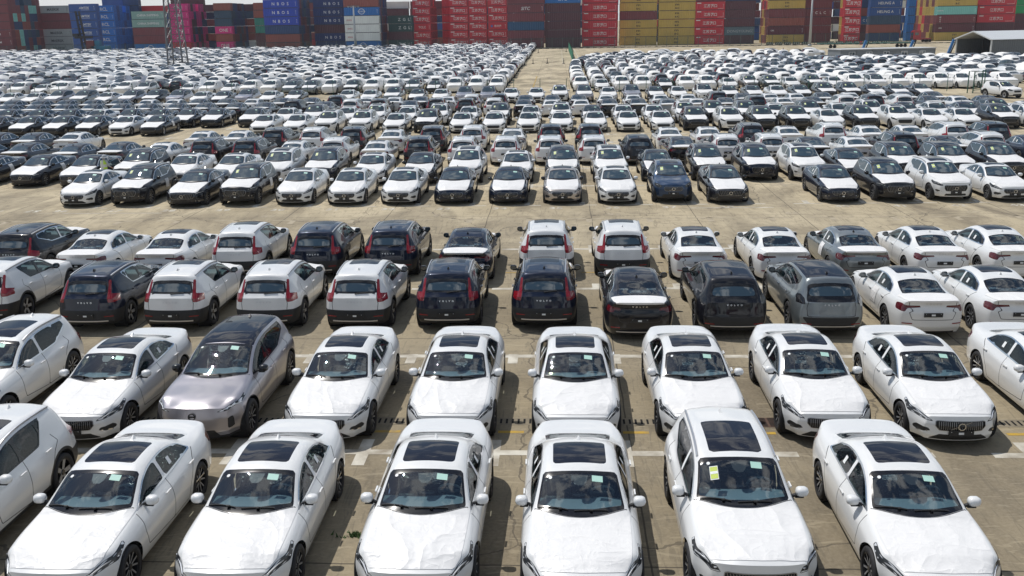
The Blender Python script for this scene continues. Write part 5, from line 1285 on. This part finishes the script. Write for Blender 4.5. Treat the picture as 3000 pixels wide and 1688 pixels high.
# ------------------------------------------------------------------ wire fences
M_FGREEN = mat('fence_green', (.02, .10, .065), .5); M_WIRE = mat('fence_wire', (.05, .12, .09), .5)
pm_ = MB(); pm_.tube((0, 0, 0), (0, 0, 1.85), .035, n=6); pm_ = pm_.mesh('post', [M_FGREEN])
fr = link('wire_fence', None, loc=(-80, 113.9, 0), label='thin green post and wire fence crossing behind the near car rows', cat='fence')
for k in range(42): link('post', pm_, fr, (3.0*k, -.03*3.0*k, 0))
b = MB()
for zz in (.3, .7, 1.1, 1.45, 1.78): b.bar((0, 0, zz), (124, -3.72, zz), .012)
link('wires', b.mesh('wires', [M_WIRE]), fr)
gt = link('fence_gate', None, loc=(44.0, 110.2, 0), label='green framed gate panel standing open at the end of the wire fence', cat='gate')
gp_ = MB(); gp_.tube((0, 0, 0), (0, 0, 2.3), .06, n=8); gp_ = gp_.mesh('post', [M_FGREEN])
for q in ((0, -3.0), (.5, -3.2), (2.2, -1.2), (2.9, -.2)): link('post', gp_, gt, (q[0], q[1], 0))
b = MB()
for zz in (.25, 1.2, 2.2): b.bar((.5, -3.2, zz), (2.2, -1.2, zz), .04); b.bar((2.2, -1.2, zz), (9.5, -2.0, zz), .03)
for i in range(12): b.bar((.5+1.7*i/12, -3.2+2*i/12, .25), (.5+1.7*i/12, -3.2+2*i/12, 2.2), .012)
link('panel', b.mesh('panel', [M_FGREEN]), gt)
yf = link('yard_fence', None, loc=(-200, 296.5, 0), label='tall see-through mesh fence in front of the container stacks', cat='fence')
yp = MB(); yp.tube((0, 0, 0), (0, 0, 3.1), .07, n=6); yp = yp.mesh('post', [mat('fence_post_grey', (.10, .13, .12), .6)])
for k in range(98): link('post', yp, yf, (3.1*k, -.0, 0))
b = MB()
for zz in np.arange(.3, 3.0, .3): b.bar((0, 0, zz), (303, 0, zz), .045)
link('mesh_panel', b.mesh('mesh_panel', [mat('mesh_green', (.05, .11, .09), .6)]), yf)

# ------------------------------------------------------------------ masts and lamp posts
M_GALV = mat('galvanised_steel', (.15, .155, .165), .5, .3)
tw = link('lattice_tower', None, loc=(-73.0, 186.6, 0), label='tall grey steel lattice floodlight tower rising among the far cars', cat='tower')
b = MB(); H_ = 32.; hw = lambda z: 1.45-.85*z/H_
for sx in (-1, 1):
    for sy in (-1, 1):
        o_ = MB(); o_.bar((sx*hw(0), sy*hw(0), 0), (sx*hw(H_), sy*hw(H_), H_), .24); link('leg', o_.mesh('leg', [M_GALV]), tw)
z_ = 0; k = 0
while z_ < H_-.5:
    z2 = z_+1.9
    for (ax, ay), (bx, by) in (((-1, -1), (1, -1)), ((1, -1), (1, 1)), ((1, 1), (-1, 1)), ((-1, 1), (-1, -1))):
        b.bar((ax*hw(z_), ay*hw(z_), z_), (bx*hw(z2), by*hw(z2), z2), .055); b.bar((bx*hw(z_), by*hw(z_), z_), (ax*hw(z2), ay*hw(z2), z2), .055); b.bar((ax*hw(z2), ay*hw(z2), z2), (bx*hw(z2), by*hw(z2), z2), .08)
    z_ = z2; k += 1
link('bracing', b.mesh('bracing', [M_GALV]), tw)
lb = MB()
for i in range(70): lb.box((.5, 0, .45*i+.3), (.45, .03, .03))
lb.bar((.27, 0, 0), (.27, 0, 31.5), .04); lb.bar((.73, 0, 0), (.73, 0, 31.5), .04)
link('ladder', lb.mesh('ladder', [M_GALV]), tw)
b = MB(); b.box((2.4, -1.2, .8), (1.2, .7, 1.5)); link('control_cabinet', b.mesh('control_cabinet', [M_GALV]), loc=(-73.0, 186.6, 0), label='grey metal control cabinet beside the foot of the lattice tower', cat='cabinet')
def lamp_post(X, Y, H_, lab):
    r = link('lamp_post', None, loc=(X, Y, 0), label=lab, cat='lamp post', group='yard lamp posts')
    b = MB(); b.tube((0, 0, 0), (0, 0, H_), .42, .20, 12); b.tube((0, 0, 0), (0, 0, .5), .6, .5, 10); link('pole', b.mesh('pole', [mat('pole_grey', (.40, .42, .43), .5, .2)], True), r)
    b = MB(); b.bar((-1.6, 0, H_), (1.6, 0, H_), .12); b.bar((0, -1, H_), (0, 1, H_), .12); link('arm', b.mesh('arm', [M_GALV]), r)
    for q in (-1.5, -.6, .6, 1.5):
        f = MB(); f.box((q, -.15, H_-.25), (.55, .5, .22), 0, Matrix.Rotation(R(25), 3, 'X')); f.box((q, -.28, H_-.34), (.45, .40, .03), 1, Matrix.Rotation(R(25), 3, 'X')); link('floodlight', f.mesh('floodlight', [M_TRIMK, M_STW]), r)
lamp_post(-61.1, 297.4, 13.2, 'grey lamp post in front of the off-white containers')
lamp_post(70.6, 281, 13.4, 'grey lamp post in front of the dark maroon containers')

# ------------------------------------------------------------------ green wind screen, traffic posts
r = link('screen_fence', None, loc=(3.05, 200, 0), label='tall green fabric screen strung along the empty lane', cat='screen')
b = MB(); n = 30
for i in range(n):
    y0, y1 = 74*i/n, 74*(i+1)/n; w0 = .09*math.sin(i*1.3); w1 = .09*math.sin((i+1)*1.3)
    b.add([(w0, y0, .15), (w1, y1, .15), (w1*.5, y1, 2.0+.25*(i+1)/n), (w0*.5, y0, 2.0+.25*i/n)], [(0, 1, 2, 3), (3, 2, 1, 0)])
link('fabric', b.mesh('fabric', [mat('green_fabric', (.012, .17, .10), .8)]), r)
for i in range(13):
    p_ = MB(); p_.tube((.14, 74*i/12, 0), (.14, 74*i/12, 2.35), .04, n=6); link('post', p_.mesh('post', [M_FGREEN]), r)
M_TB = mat('bollard_black', (.03, .03, .03), .6); M_TW = mat('bollard_white', (.6, .6, .58), .5)
def bollard(X, Y, lab):
    r = link('bollard', None, loc=(X, Y, 0), label=lab, cat='bollard', group='traffic bollards in the empty lane')
    b = MB(); b.lathe([(0, .28), (.10, .26), (.12, .07), (1.0, .055), (1.04, .001)], 10, 'Z'); link('post', b.mesh('post', [M_TB]), r)
    b = MB(); b.lathe([(.55, .062), (.70, .060)], 10, 'Z', (0, 0, 0)); b.lathe([(.80, .060), (.9, .060)], 10, 'Z'); link('band', b.mesh('band', [M_TW]), r)
bollard(-4.8, 193.5, 'black bollard in the lane, leftmost of the nearer three'); bollard(-2.0, 193.2, 'black bollard in the lane, middle of the nearer three'); bollard(1.2, 192, 'black bollard in the lane, rightmost of the nearer three')
bollard(-5.0, 258, 'black bollard in the lane, leftmost of the farther pair'); bollard(2.3, 262, 'black bollard in the lane, rightmost of the farther pair')

# ------------------------------------------------------------------ shed and office cabin
SH = Vector((78.0, 197.3, 0)); SB_ = Vector((80.9, 188.5, 0)); ex = (SB_-SH); Wd = ex.length; ang = math.atan2(ex.y, ex.x)
r = link('storage_shed', None, loc=SH, rz=ang, label='grey open-fronted metal shed with a pale gable roof', cat='shed')
# local x runs along the open front, local y runs back into the shed
He, Hp, Ld = 3.45, 4.85, 30.
M_SHW = mat('shed_cladding', (.13, .145, .16), .55, .2); M_SHR = mat('shed_roof', (.62, .64, .65), .4, .1); M_SHI = mat('shed_inside', (.10, .10, .10), .8)
b = MB(); n = 60
for i in range(n):
    y0, y1 = Ld*i/n, Ld*(i+1)/n; ym = (y0+y1)/2
    for X0, d in ((Wd, .05), (0, -.05)): b.add([(X0, y0, 0), (X0+d, ym, 0), (X0+d, ym, He), (X0, y0, He)], [(0, 1, 2, 3)]); b.add([(X0+d, ym, 0), (X0, y1, 0), (X0, y1, He), (X0+d, ym, He)], [(0, 1, 2, 3)])
b.add([(0, Ld, 0), (Wd, Ld, 0), (Wd, Ld, He), (Wd/2, Ld, Hp), (0, Ld, He)], [(0, 1, 2, 3, 4)])
link('wall', b.mesh('wall', [M_SHW]), r)
b = MB()
for sx in (0, 1):
    X0 = -.3 if sx == 0 else Wd+.3; zz = He-.1
    b.add([(X0, -.4, zz), (Wd/2, -.4, Hp), (Wd/2, Ld, Hp), (X0, Ld, zz)], [(0, 1, 2, 3)]); b.add([(X0, -.4, zz+.10), (Wd/2, -.4, Hp+.10), (Wd/2, Ld, Hp+.10), (X0, Ld, zz+.10)], [(3, 2, 1, 0)])
b.bar((-.3, -.42, He-.02), (Wd/2, -.42, Hp+.06), .22); b.bar((Wd+.3, -.42, He-.02), (Wd/2, -.42, Hp+.06), .22)
link('roof', b.mesh('roof', [M_SHR]), r)
for X0 in (.0, Wd):
    o_ = MB(); o_.box((X0, -.1, He/2), (.22, .22, He)); link('post', o_.mesh('post', [M_SHR]), r)
for yy in (6, 12, 18):
    o_ = MB(); o_.bar((.15, yy, 0), (.15, yy, He), .12); o_.bar((Wd-.15, yy, 0), (Wd-.15, yy, He), .12); o_.bar((.15, yy, He), (Wd/2, yy, Hp-.1), .12); o_.bar((Wd-.15, yy, He), (Wd/2, yy, Hp-.1), .12); link('frame', o_.mesh('frame', [M_SHI]), r)
b = MB()
for i in range(9):
    for j in range(4):
        pass
pile = []
for i in range(40):
    a = rng.random()*6.28; q = rng.random()**.5
    b.ico((q*1.7*math.cos(a), q*1.2*math.sin(a), .35+.75*(1-q)), .38+.2*rng.random(), 0, 1.2, 1, .7, 7, 5)
link('green_net_heap', b.mesh('green_net_heap', [mat('green_net', (.01, .22, .13), .8)]), loc=tuple(SH+Matrix.Rotation(ang, 3, 'Z') @ Vector((4.6, 5.2, 0))), label='crumpled heap of green netting inside the open shed', cat='netting')
OA = Vector((51.9, 183.8, 0)); OB = Vector((70.3, 187.6, 0)); ex = OB-OA; Lw = ex.length; ang2 = math.atan2(ex.y, ex.x)
r = link('office_cabin', None, loc=OA, rz=ang2, label='long low grey prefabricated cabin with small windows', cat='cabin')
b = MB(); n = 90
for i in range(n):
    x0_, x1_ = Lw*i/n, Lw*(i+1)/n; xm = (x0_+x1_)/2
    b.add([(x0_, 0, 0), (xm, -.03, 0), (xm, -.03, 2.1), (x0_, 0, 2.1)], [(0, 1, 2, 3)]); b.add([(xm, -.03, 0), (x1_, 0, 0), (x1_, 0, 2.1), (xm, -.03, 2.1)], [(0, 1, 2, 3)])
b.add([(0, 0, 0), (0, 5, 0), (0, 5, 2.1), (0, 0, 2.1)], [(3, 2, 1, 0)]); b.add([(Lw, 0, 0), (Lw, 5, 0), (Lw, 5, 2.1), (Lw, 0, 2.1)], [(0, 1, 2, 3)]); b.add([(0, 5, 0), (Lw, 5, 0), (Lw, 5, 2.1), (0, 5, 2.1)], [(3, 2, 1, 0)])
link('wall', b.mesh('wall', [mat('cabin_cladding', (.20, .225, .25), .5, .1)]), r)
b = MB(); b.box((Lw/2, 2.5, 2.16), (Lw+.3, 5.4, .12)); link('roof', b.mesh('roof', [mat('cabin_roof', (.55, .56, .56), .5)]), r)
for i, q in enumerate((2.2, 5.6, 9.0, 12.6, 16.2)):
    f = MB(); 
    for dx, dz, sx_, sz_ in ((0, .42, 1.2, .06), (0, -.42, 1.2, .06), (-.57, 0, .06, .78), (.57, 0, .06, .78), (0, 0, .05, .78)): f.box((q+dx, -.07, 1.25+dz), (sx_, .08, sz_))
    wf = link('window', f.mesh('window', [M_STW]), r)
    g_ = MB(); g_.box((q, -.05, 1.25), (1.1, .03, .80)); link('pane', g_.mesh('pane', [M_DGLASS]), wf)
b = MB()
for q in np.arange(0, Lw+.1, Lw/6): b.box((q, -.06, 1.05), (.06, .05, 2.08))
b.box((Lw/2, -.09, 1.72), (Lw, .03, .03)); link('cable_trunking', b.mesh('cable_trunking', [M_GALV]), r)

# ------------------------------------------------------------------ car transporter ramps, truck, barriers, drums
def ramp_arm(X, Y, cl, lab):
    b = MB(); b.bar((0, 0, .2), (.9, 0, 3.0), .45, 0); b.bar((.7, .6, .2), (1.6, .6, 2.6), .2, 1); b.box((.2, .2, .12), (1.6, 1.2, .2), 1)
    link('loading_arm', b.mesh('loading_arm', [cl, M_TRIMK]), loc=(X, Y, 0), label=lab, cat='machine arm', group='leaning loading arms')
for (X, Y, nm) in ((65.0, 215, 'leaning blue loading arm, leftmost of three beyond the grey cabin'), (73.5, 211, 'leaning blue loading arm, middle of three beyond the grey cabin'), (82.6, 213, 'leaning blue loading arm, rightmost, near the open shed')):
    ramp_arm(X, Y, mat('machine_blue', (.03, .16, .42), .4), nm)
r = link('flatbed_trailer', None, loc=(80, 262, 0), label='long low flatbed trailer standing between cabin and containers', cat='trailer')
b = MB(); b.box((0, 0, 1.15), (24, 2.4, .22)); b.box((0, -1.15, 1.7), (24, .06, .06)); 
for q in range(-11, 12, 2): b.box((q, -1.15, 1.45), (.06, .06, .5))
link('deck', b.mesh('deck', [mat('trailer_green', (.03, .12, .10), .6)]), r)
wm = MB(); wm.lathe([(-.15, .2), (-.15, .45), (.15, .45), (.15, .2), (.12, .01)], 14, 'Y'); wm = wm.mesh('wheel', [M_TYRE])
for q in (-9, -8, 8, 9, 10): link('wheel', wm, r, (q, -1.1, .45))
r = link('tractor_truck', None, loc=(108.5, 306, 0), label='red truck tractor parked in front of the striped container ends', cat='truck')
b = MB(); b.box((0, 0, 2.0), (2.2, 2.45, 2.5)); b.box((.1, 0, 3.35), (1.9, 2.3, .3)); b.box((2.6, 0, 1.0), (3.6, 1.2, .4)); link('cab', b.mesh('cab', [mat('truck_red', (.35, .02, .03), .3, 0, .5)]), r)
b = MB(); b.box((-1.11, 0, 2.45), (.05, 2.1, .95)); link('windshield', b.mesh('windshield', [M_DGLASS]), r); b = MB(); b.box((-.2, -1.24, 2.45), (1.1, .05, .8)); link('side_window', b.mesh('side_window', [M_DGLASS]), r)
b = MB(); b.box((-1.15, 0, 1.0), (.10, 2.4, .6)); b.box((-1.13, 0, 1.65), (.06, 1.6, .5)); link('bumper', b.mesh('bumper', [M_TRIMK]), r)
for q in (-.5, 2.6, 3.9): link('wheel', wm, r, (q, -1.1, .45)); link('wheel', wm, r, (q, 1.1, .45))
def barrier(X, Y, lab, m1):
    b = MB(); b.add([(x_, y_*k_, z_) for x_ in (-1, 1) for y_, z_, k_ in ((-.3, 0, 1), (-.3, .15, 1), (-.1, .8, 1), (.1, .8, 1), (.3, .15, 1), (.3, 0, 1))], [(0, 1, 2, 3, 4, 5)[::-1], (6, 7, 8, 9, 10, 11)]+[(i, (i+1) % 6, 6+(i+1) % 6, 6+i) for i in range(6)], 0)
    for q in (-.6, .0, .6): b.add([(q-.15, -.315, .18), (q+.1, -.315, .18), (q+.3, -.13, .74), (q+.05, -.13, .74)], [(0, 1, 2, 3)], 1)
    link('concrete_barrier', b.mesh('concrete_barrier', [mat('barrier_dark', (.07, .08, .06), .8), mat('barrier_pale', (.42, .44, .36), .8)]), loc=(X, Y, 0), label=lab, cat='barrier', group='striped concrete barriers')
for i in range(5): barrier(63.2+2.6*i, 298.4, 'striped concrete barrier, %s from left before the ochre container' % ordn(i+1), 0)
for i in range(7): barrier(80+2.6*i, 294.5, 'striped concrete barrier, %s from left of the lamp post' % ordn(i+1), 0)
for X, cl, lab in ((87.2, (.45, .02, .03), 'red drum standing by the fence near the bright red stack'), (88.6, (.03, .30, .30), 'teal drum standing by the fence near the bright red stack')):
    b = MB(); b.lathe([(0, .001), (0, .38), (.05, .42), (.5, .40), (.95, .42), (1.0, .38), (1.0, .001)], 14, 'Z'); link('drum', b.mesh('drum', [mat('drum_%d' % int(X*10), cl, .5)]), loc=(X, 289, 0), label=lab, cat='drum', group='drums by the yard fence')
r = link('stacker_vehicle', None, loc=(-149.5, 309, 0), label='dark lattice-boomed yard stacker in front of the bright blue stack', cat='stacker')
b = MB(); b.bar((-1.6, 0, 0), (-2.6, 0, 13.2), .5); b.bar((-.4, 0, 0), (-1.5, 0, 13.2), .5)
for i in range(9): b.bar((-1.6-.1*i, 0, 1.4*i+.6), (-.5-.11*i, 0, 1.4*i+.8), .3)
link('mast', b.mesh('mast', [mat('machine_black', (.02, .02, .025), .6)]), r)
b = MB(); b.box((-.6, -1, 5.2), (5.5, 1.0, .8)); b.box((-3, -1, 5.9), (1.6, 1.2, .9)); link('spreader', b.mesh('spreader', [mat('machine_black', (0, 0, 0))]), r)
b = MB(); b.box((4.2, 0, 1.6), (5.2, 3, 1.6)); b.box((3.2, 0, 3.2), (2.0, 1.8, 1.8)); link('chassis', b.mesh('chassis', [mat('machine_teal', (.02, .16, .26), .5)]), r)
b = MB(); b.box((1.4, -.2, 2.5), (2.4, 2.6, 3.2)); link('counterweight', b.mesh('counterweight', [mat('machine_maroon', (.15, .03, .03), .6)]), r)
for q in (2.5, 6): link('wheel', wm, r, (q, -1.5, .7))
# crate of weeds in a slab joint by the nearest row
b = MB()
for i in range(90):
    a = rng.random()*6.28; q = abs(rng.normal(0, .15)); X, Y = -3.42+q*math.cos(a), 14.25+.35*q*math.sin(a); h_ = .03+.07*rng.random(); t_ = rng.random()*3.14; w_ = .012+.012*rng.random()
    b.add([(X-w_*math.cos(t_), Y-w_*math.sin(t_), .002), (X+w_*math.cos(t_), Y+w_*math.sin(t_), .002), (X+.05*math.cos(t_*3), Y+.05*math.sin(t_*3), h_)], [(0, 1, 2)])
link('weeds', b.mesh('weeds', [mat('weed_green', (.05, .10, .025), .7)]), kind='stuff', label='small green weeds growing in a slab joint beside a white sedan', cat='weeds')

# ------------------------------------------------------------------ people
def person(X, Y, rz, vest, shirt, trousers, hat, lab, lean=0.):
    r = link('person', None, loc=(X, Y, 0), rz=rz, label=lab, cat='person')
    J = {'pelvis': (0, 0, .93, .15, .11), 'waist': (0, .0, 1.08, .135, .10), 'chest': (0, .01+lean*.4, 1.30, .17, .12), 'neck0': (0, .01+lean*.6, 1.46, .075, .07), 'neck': (0, .02+lean*.7, 1.53, .055, .055), 'head0': (0, .04+lean, 1.60, .078, .09), 'head1': (0, .045+lean, 1.70, .072, .085),
         'shL': (.17, .01+lean*.55, 1.42, .065, .06), 'elL': (.26, .05+lean*.6, 1.16, .045, .045), 'wrL': (.20, .26+lean*.8, 1.05, .03, .028), 'shR': (-.17, .01+lean*.55, 1.42, .065, .06), 'elR': (-.25, .02+lean*.5, 1.14, .045, .045), 'wrR': (-.23, .12+lean*.6, .92, .03, .028),
         'hpL': (.09, 0, .90, .095, .095), 'knL': (.10, .02, .50, .06, .06), 'anL': (.10, -.02, .10, .042, .042), 'toL': (.11, .14, .04, .035, .03), 'hpR': (-.09, 0, .90, .095, .095), 'knR': (-.10, .05, .50, .06, .06), 'anR': (-.11, .0, .10, .042, .042), 'toR': (-.12, .16, .04, .035, .03)}
    names = list(J); E_ = [('pelvis', 'waist'), ('waist', 'chest'), ('chest', 'neck0'), ('neck0', 'neck'), ('neck', 'head0'), ('head0', 'head1'), ('chest', 'shL'), ('shL', 'elL'), ('elL', 'wrL'), ('chest', 'shR'), ('shR', 'elR'), ('elR', 'wrR'), ('pelvis', 'hpL'), ('hpL', 'knL'), ('knL', 'anL'), ('anL', 'toL'), ('pelvis', 'hpR'), ('hpR', 'knR'), ('knR', 'anR'), ('anR', 'toR')]
    # five fingers and a thumb-side chain from each wrist
    for s_ in 'LR':
        w = Vector(J['wr'+s_][:3]); e = Vector(J['el'+s_][:3]); d = (w-e).normalized(); sd_ = d.cross(Vector((0, 0, 1))).normalized()
        pn = 'pa'+s_; p_ = w+d*.07; J[pn] = (*p_, .036, .02); E_.append(('wr'+s_, pn))
        for i in range(4):
            q = p_+sd_*(.028*(i-1.5)); a = q+d*.035; c_ = q+d*(.075-.008*abs(i-1.2))-Vector((0, 0, .025)); J['f%s%da' % (s_, i)] = (*a, .010, .010); J['f%s%db' % (s_, i)] = (*c_, .008, .008); E_ += [(pn, 'f%s%da' % (s_, i)), ('f%s%da' % (s_, i), 'f%s%db' % (s_, i))]
        a = w+d*.03+sd_*(-.04); c_ = a+d*.045-sd_*.012; J['t%sa' % s_] = (*a, .012, .012); J['t%sb' % s_] = (*c_, .009, .009); E_ += [('wr'+s_, 't%sa' % s_), ('t%sa' % s_, 't%sb' % s_)]
    names = list(J); me = bpy.data.meshes.new('body'); me.from_pydata([J[n][:3] for n in names], [(names.index(a), names.index(b_)) for a, b_ in E_], [])
    o = bpy.data.objects.new('body', me); COL.objects.link(o); o.modifiers.new('skin', 'SKIN'); sk = me.skin_vertices[0].data if me.skin_vertices else None
    if sk is None:
        bm = bmesh.new(); bm.from_mesh(me); bm.verts.layers.skin.verify(); bm.to_mesh(me); bm.free(); sk = me.skin_vertices[0].data
    for i, n in enumerate(names): sk[i].radius = J[n][3:5]; sk[i].use_root = (n == 'pelvis')
    ss = o.modifiers.new('sub', 'SUBSURF'); ss.levels = 2; ss.render_levels = 2
    bpy.context.view_layer.update(); em = bpy.data.meshes.new_from_object(o.evaluated_get(bpy.context.evaluated_depsgraph_get())); bpy.data.objects.remove(o)
    for q in (mat('skin', (.45, .27, .19), .6), mat('shirt_'+shirt[0], shirt[1], .8), mat('trousers_'+trousers[0], trousers[1], .8), mat('shoe', (.02, .02, .02), .6)): em.materials.append(q)
    for p_ in em.polygons:
        c_ = p_.center; z_ = c_.z; ax = abs(c_.x)
        wrist = any((c_-Vector(J['wr'+s][:3])).length < .16 and (c_-Vector(J['el'+s][:3])).length > .18 for s in 'LR')
        p_.material_index = 0 if (z_ > 1.50 or wrist) else (3 if z_ < .09 else (2 if z_ < .98 and ax < .2 else 1)); p_.use_smooth = True
    em.name = 'body'; link('body', em, r)
    hd = Vector((0, .045+lean, 1.655))
    f = MB(); f.ico(hd+Vector((0, .095, -.015)), .018, 0, .8, 1, 1.1, 6, 5)      # nose
    for sx in (-1, 1): f.ico(hd+Vector((sx*.085, 0, -.01)), .026, 0, .4, .8, 1.2, 6, 5); f.ico(hd+Vector((sx*.032, .085, .015)), .012, 1, 1, .5, .8, 6, 5)
    f.box(hd+Vector((0, .088, -.06)), (.045, .012, .01), 2)
    link('face', f.mesh('face', [MATS['skin'], mat('eye', (.03, .02, .02), .3), mat('lips', (.35, .12, .10), .5)], True), r)
    if hat:
        h = MB(); h.lathe([(.17, .001), (.165, .05), (.13, .095), (.05, .118), (.035, .125), (.03, .21)], 16, 'Z', (hd.x, hd.y, hd.z-.08)); h.ico(hd+Vector((0, -.05, -.04)), .11, 0, 1, .8, 1.1)
        link('sun_hat', h.mesh('sun_hat', [mat('hat_grey', (.42, .44, .46), .8)], True), r)
    else:
        h = MB(); h.ico(hd+Vector((0, -.012, .035)), .098, 0, .9, 1.05, .85); link('hair', h.mesh('hair', [mat('hair_black', (.01, .01, .01), .6)], True), r)
    if vest:
        v = MB(); K = 16; rows = []
        for z_, wx_, wy_ in ((1.0, .175, .135), (1.1, .17, .13), (1.25, .19, .145), (1.38, .19, .14), (1.46, .12, .11)):
            rows.append([(wx_*math.copysign(abs(math.cos(t))**.8, math.cos(t)), .005+lean*(z_-1)*1.2+wy_*math.sin(t), z_) for t in [2*PI*i/K for i in range(K)]])
        v.add(sum(rows, []), [(j*K+i, j*K+(i+1) % K, (j+1)*K+(i+1) % K, (j+1)*K+i) for j in range(4) for i in range(K)])
        v.m = [1 if (len(v.m) and (k // K) in (1,) or (k % K) in (3, 4, 11, 12)) else 0 for k in range(len(v.f))]
        link('safety_vest', v.mesh('safety_vest', [mat('hi_vis_yellow', (.50, .75, .06), .7), mat('reflective_tape', (.6, .62, .6), .3)], True), r)
    return r
import bmesh
person(-24.15, 49.95, -.35, True, ('pale', (.42, .44, .46)), ('dark', (.03, .035, .05)), True, 'worker in grey sun hat and yellow vest leaning by the open car door', .05)
person(48.1, 213.2, 2.6, False, ('blue', (.02, .05, .22)), ('navy', (.02, .03, .08)), False, 'distant person in blue overalls standing behind the side-on cars')

# ------------------------------------------------------------------ summer haze over the yard
b = MB(); b.box((0, 190, 24), (900, 460, 50)); hm = bpy.data.materials.new('haze'); hm.use_nodes = True; t = hm.node_tree; t.nodes.clear()
o_ = N(t, 'ShaderNodeOutputMaterial'); pv = N(t, 'ShaderNodeVolumePrincipled'); pv.inputs['Color'].default_value = (.86, .91, 1.0, 1); pv.inputs['Density'].default_value = .00013; t.links.new(pv.outputs[0], o_.inputs['Volume'])
link('haze', b.mesh('haze', [hm]), kind='stuff', label='thin pale summer haze over the far yard', cat='haze')
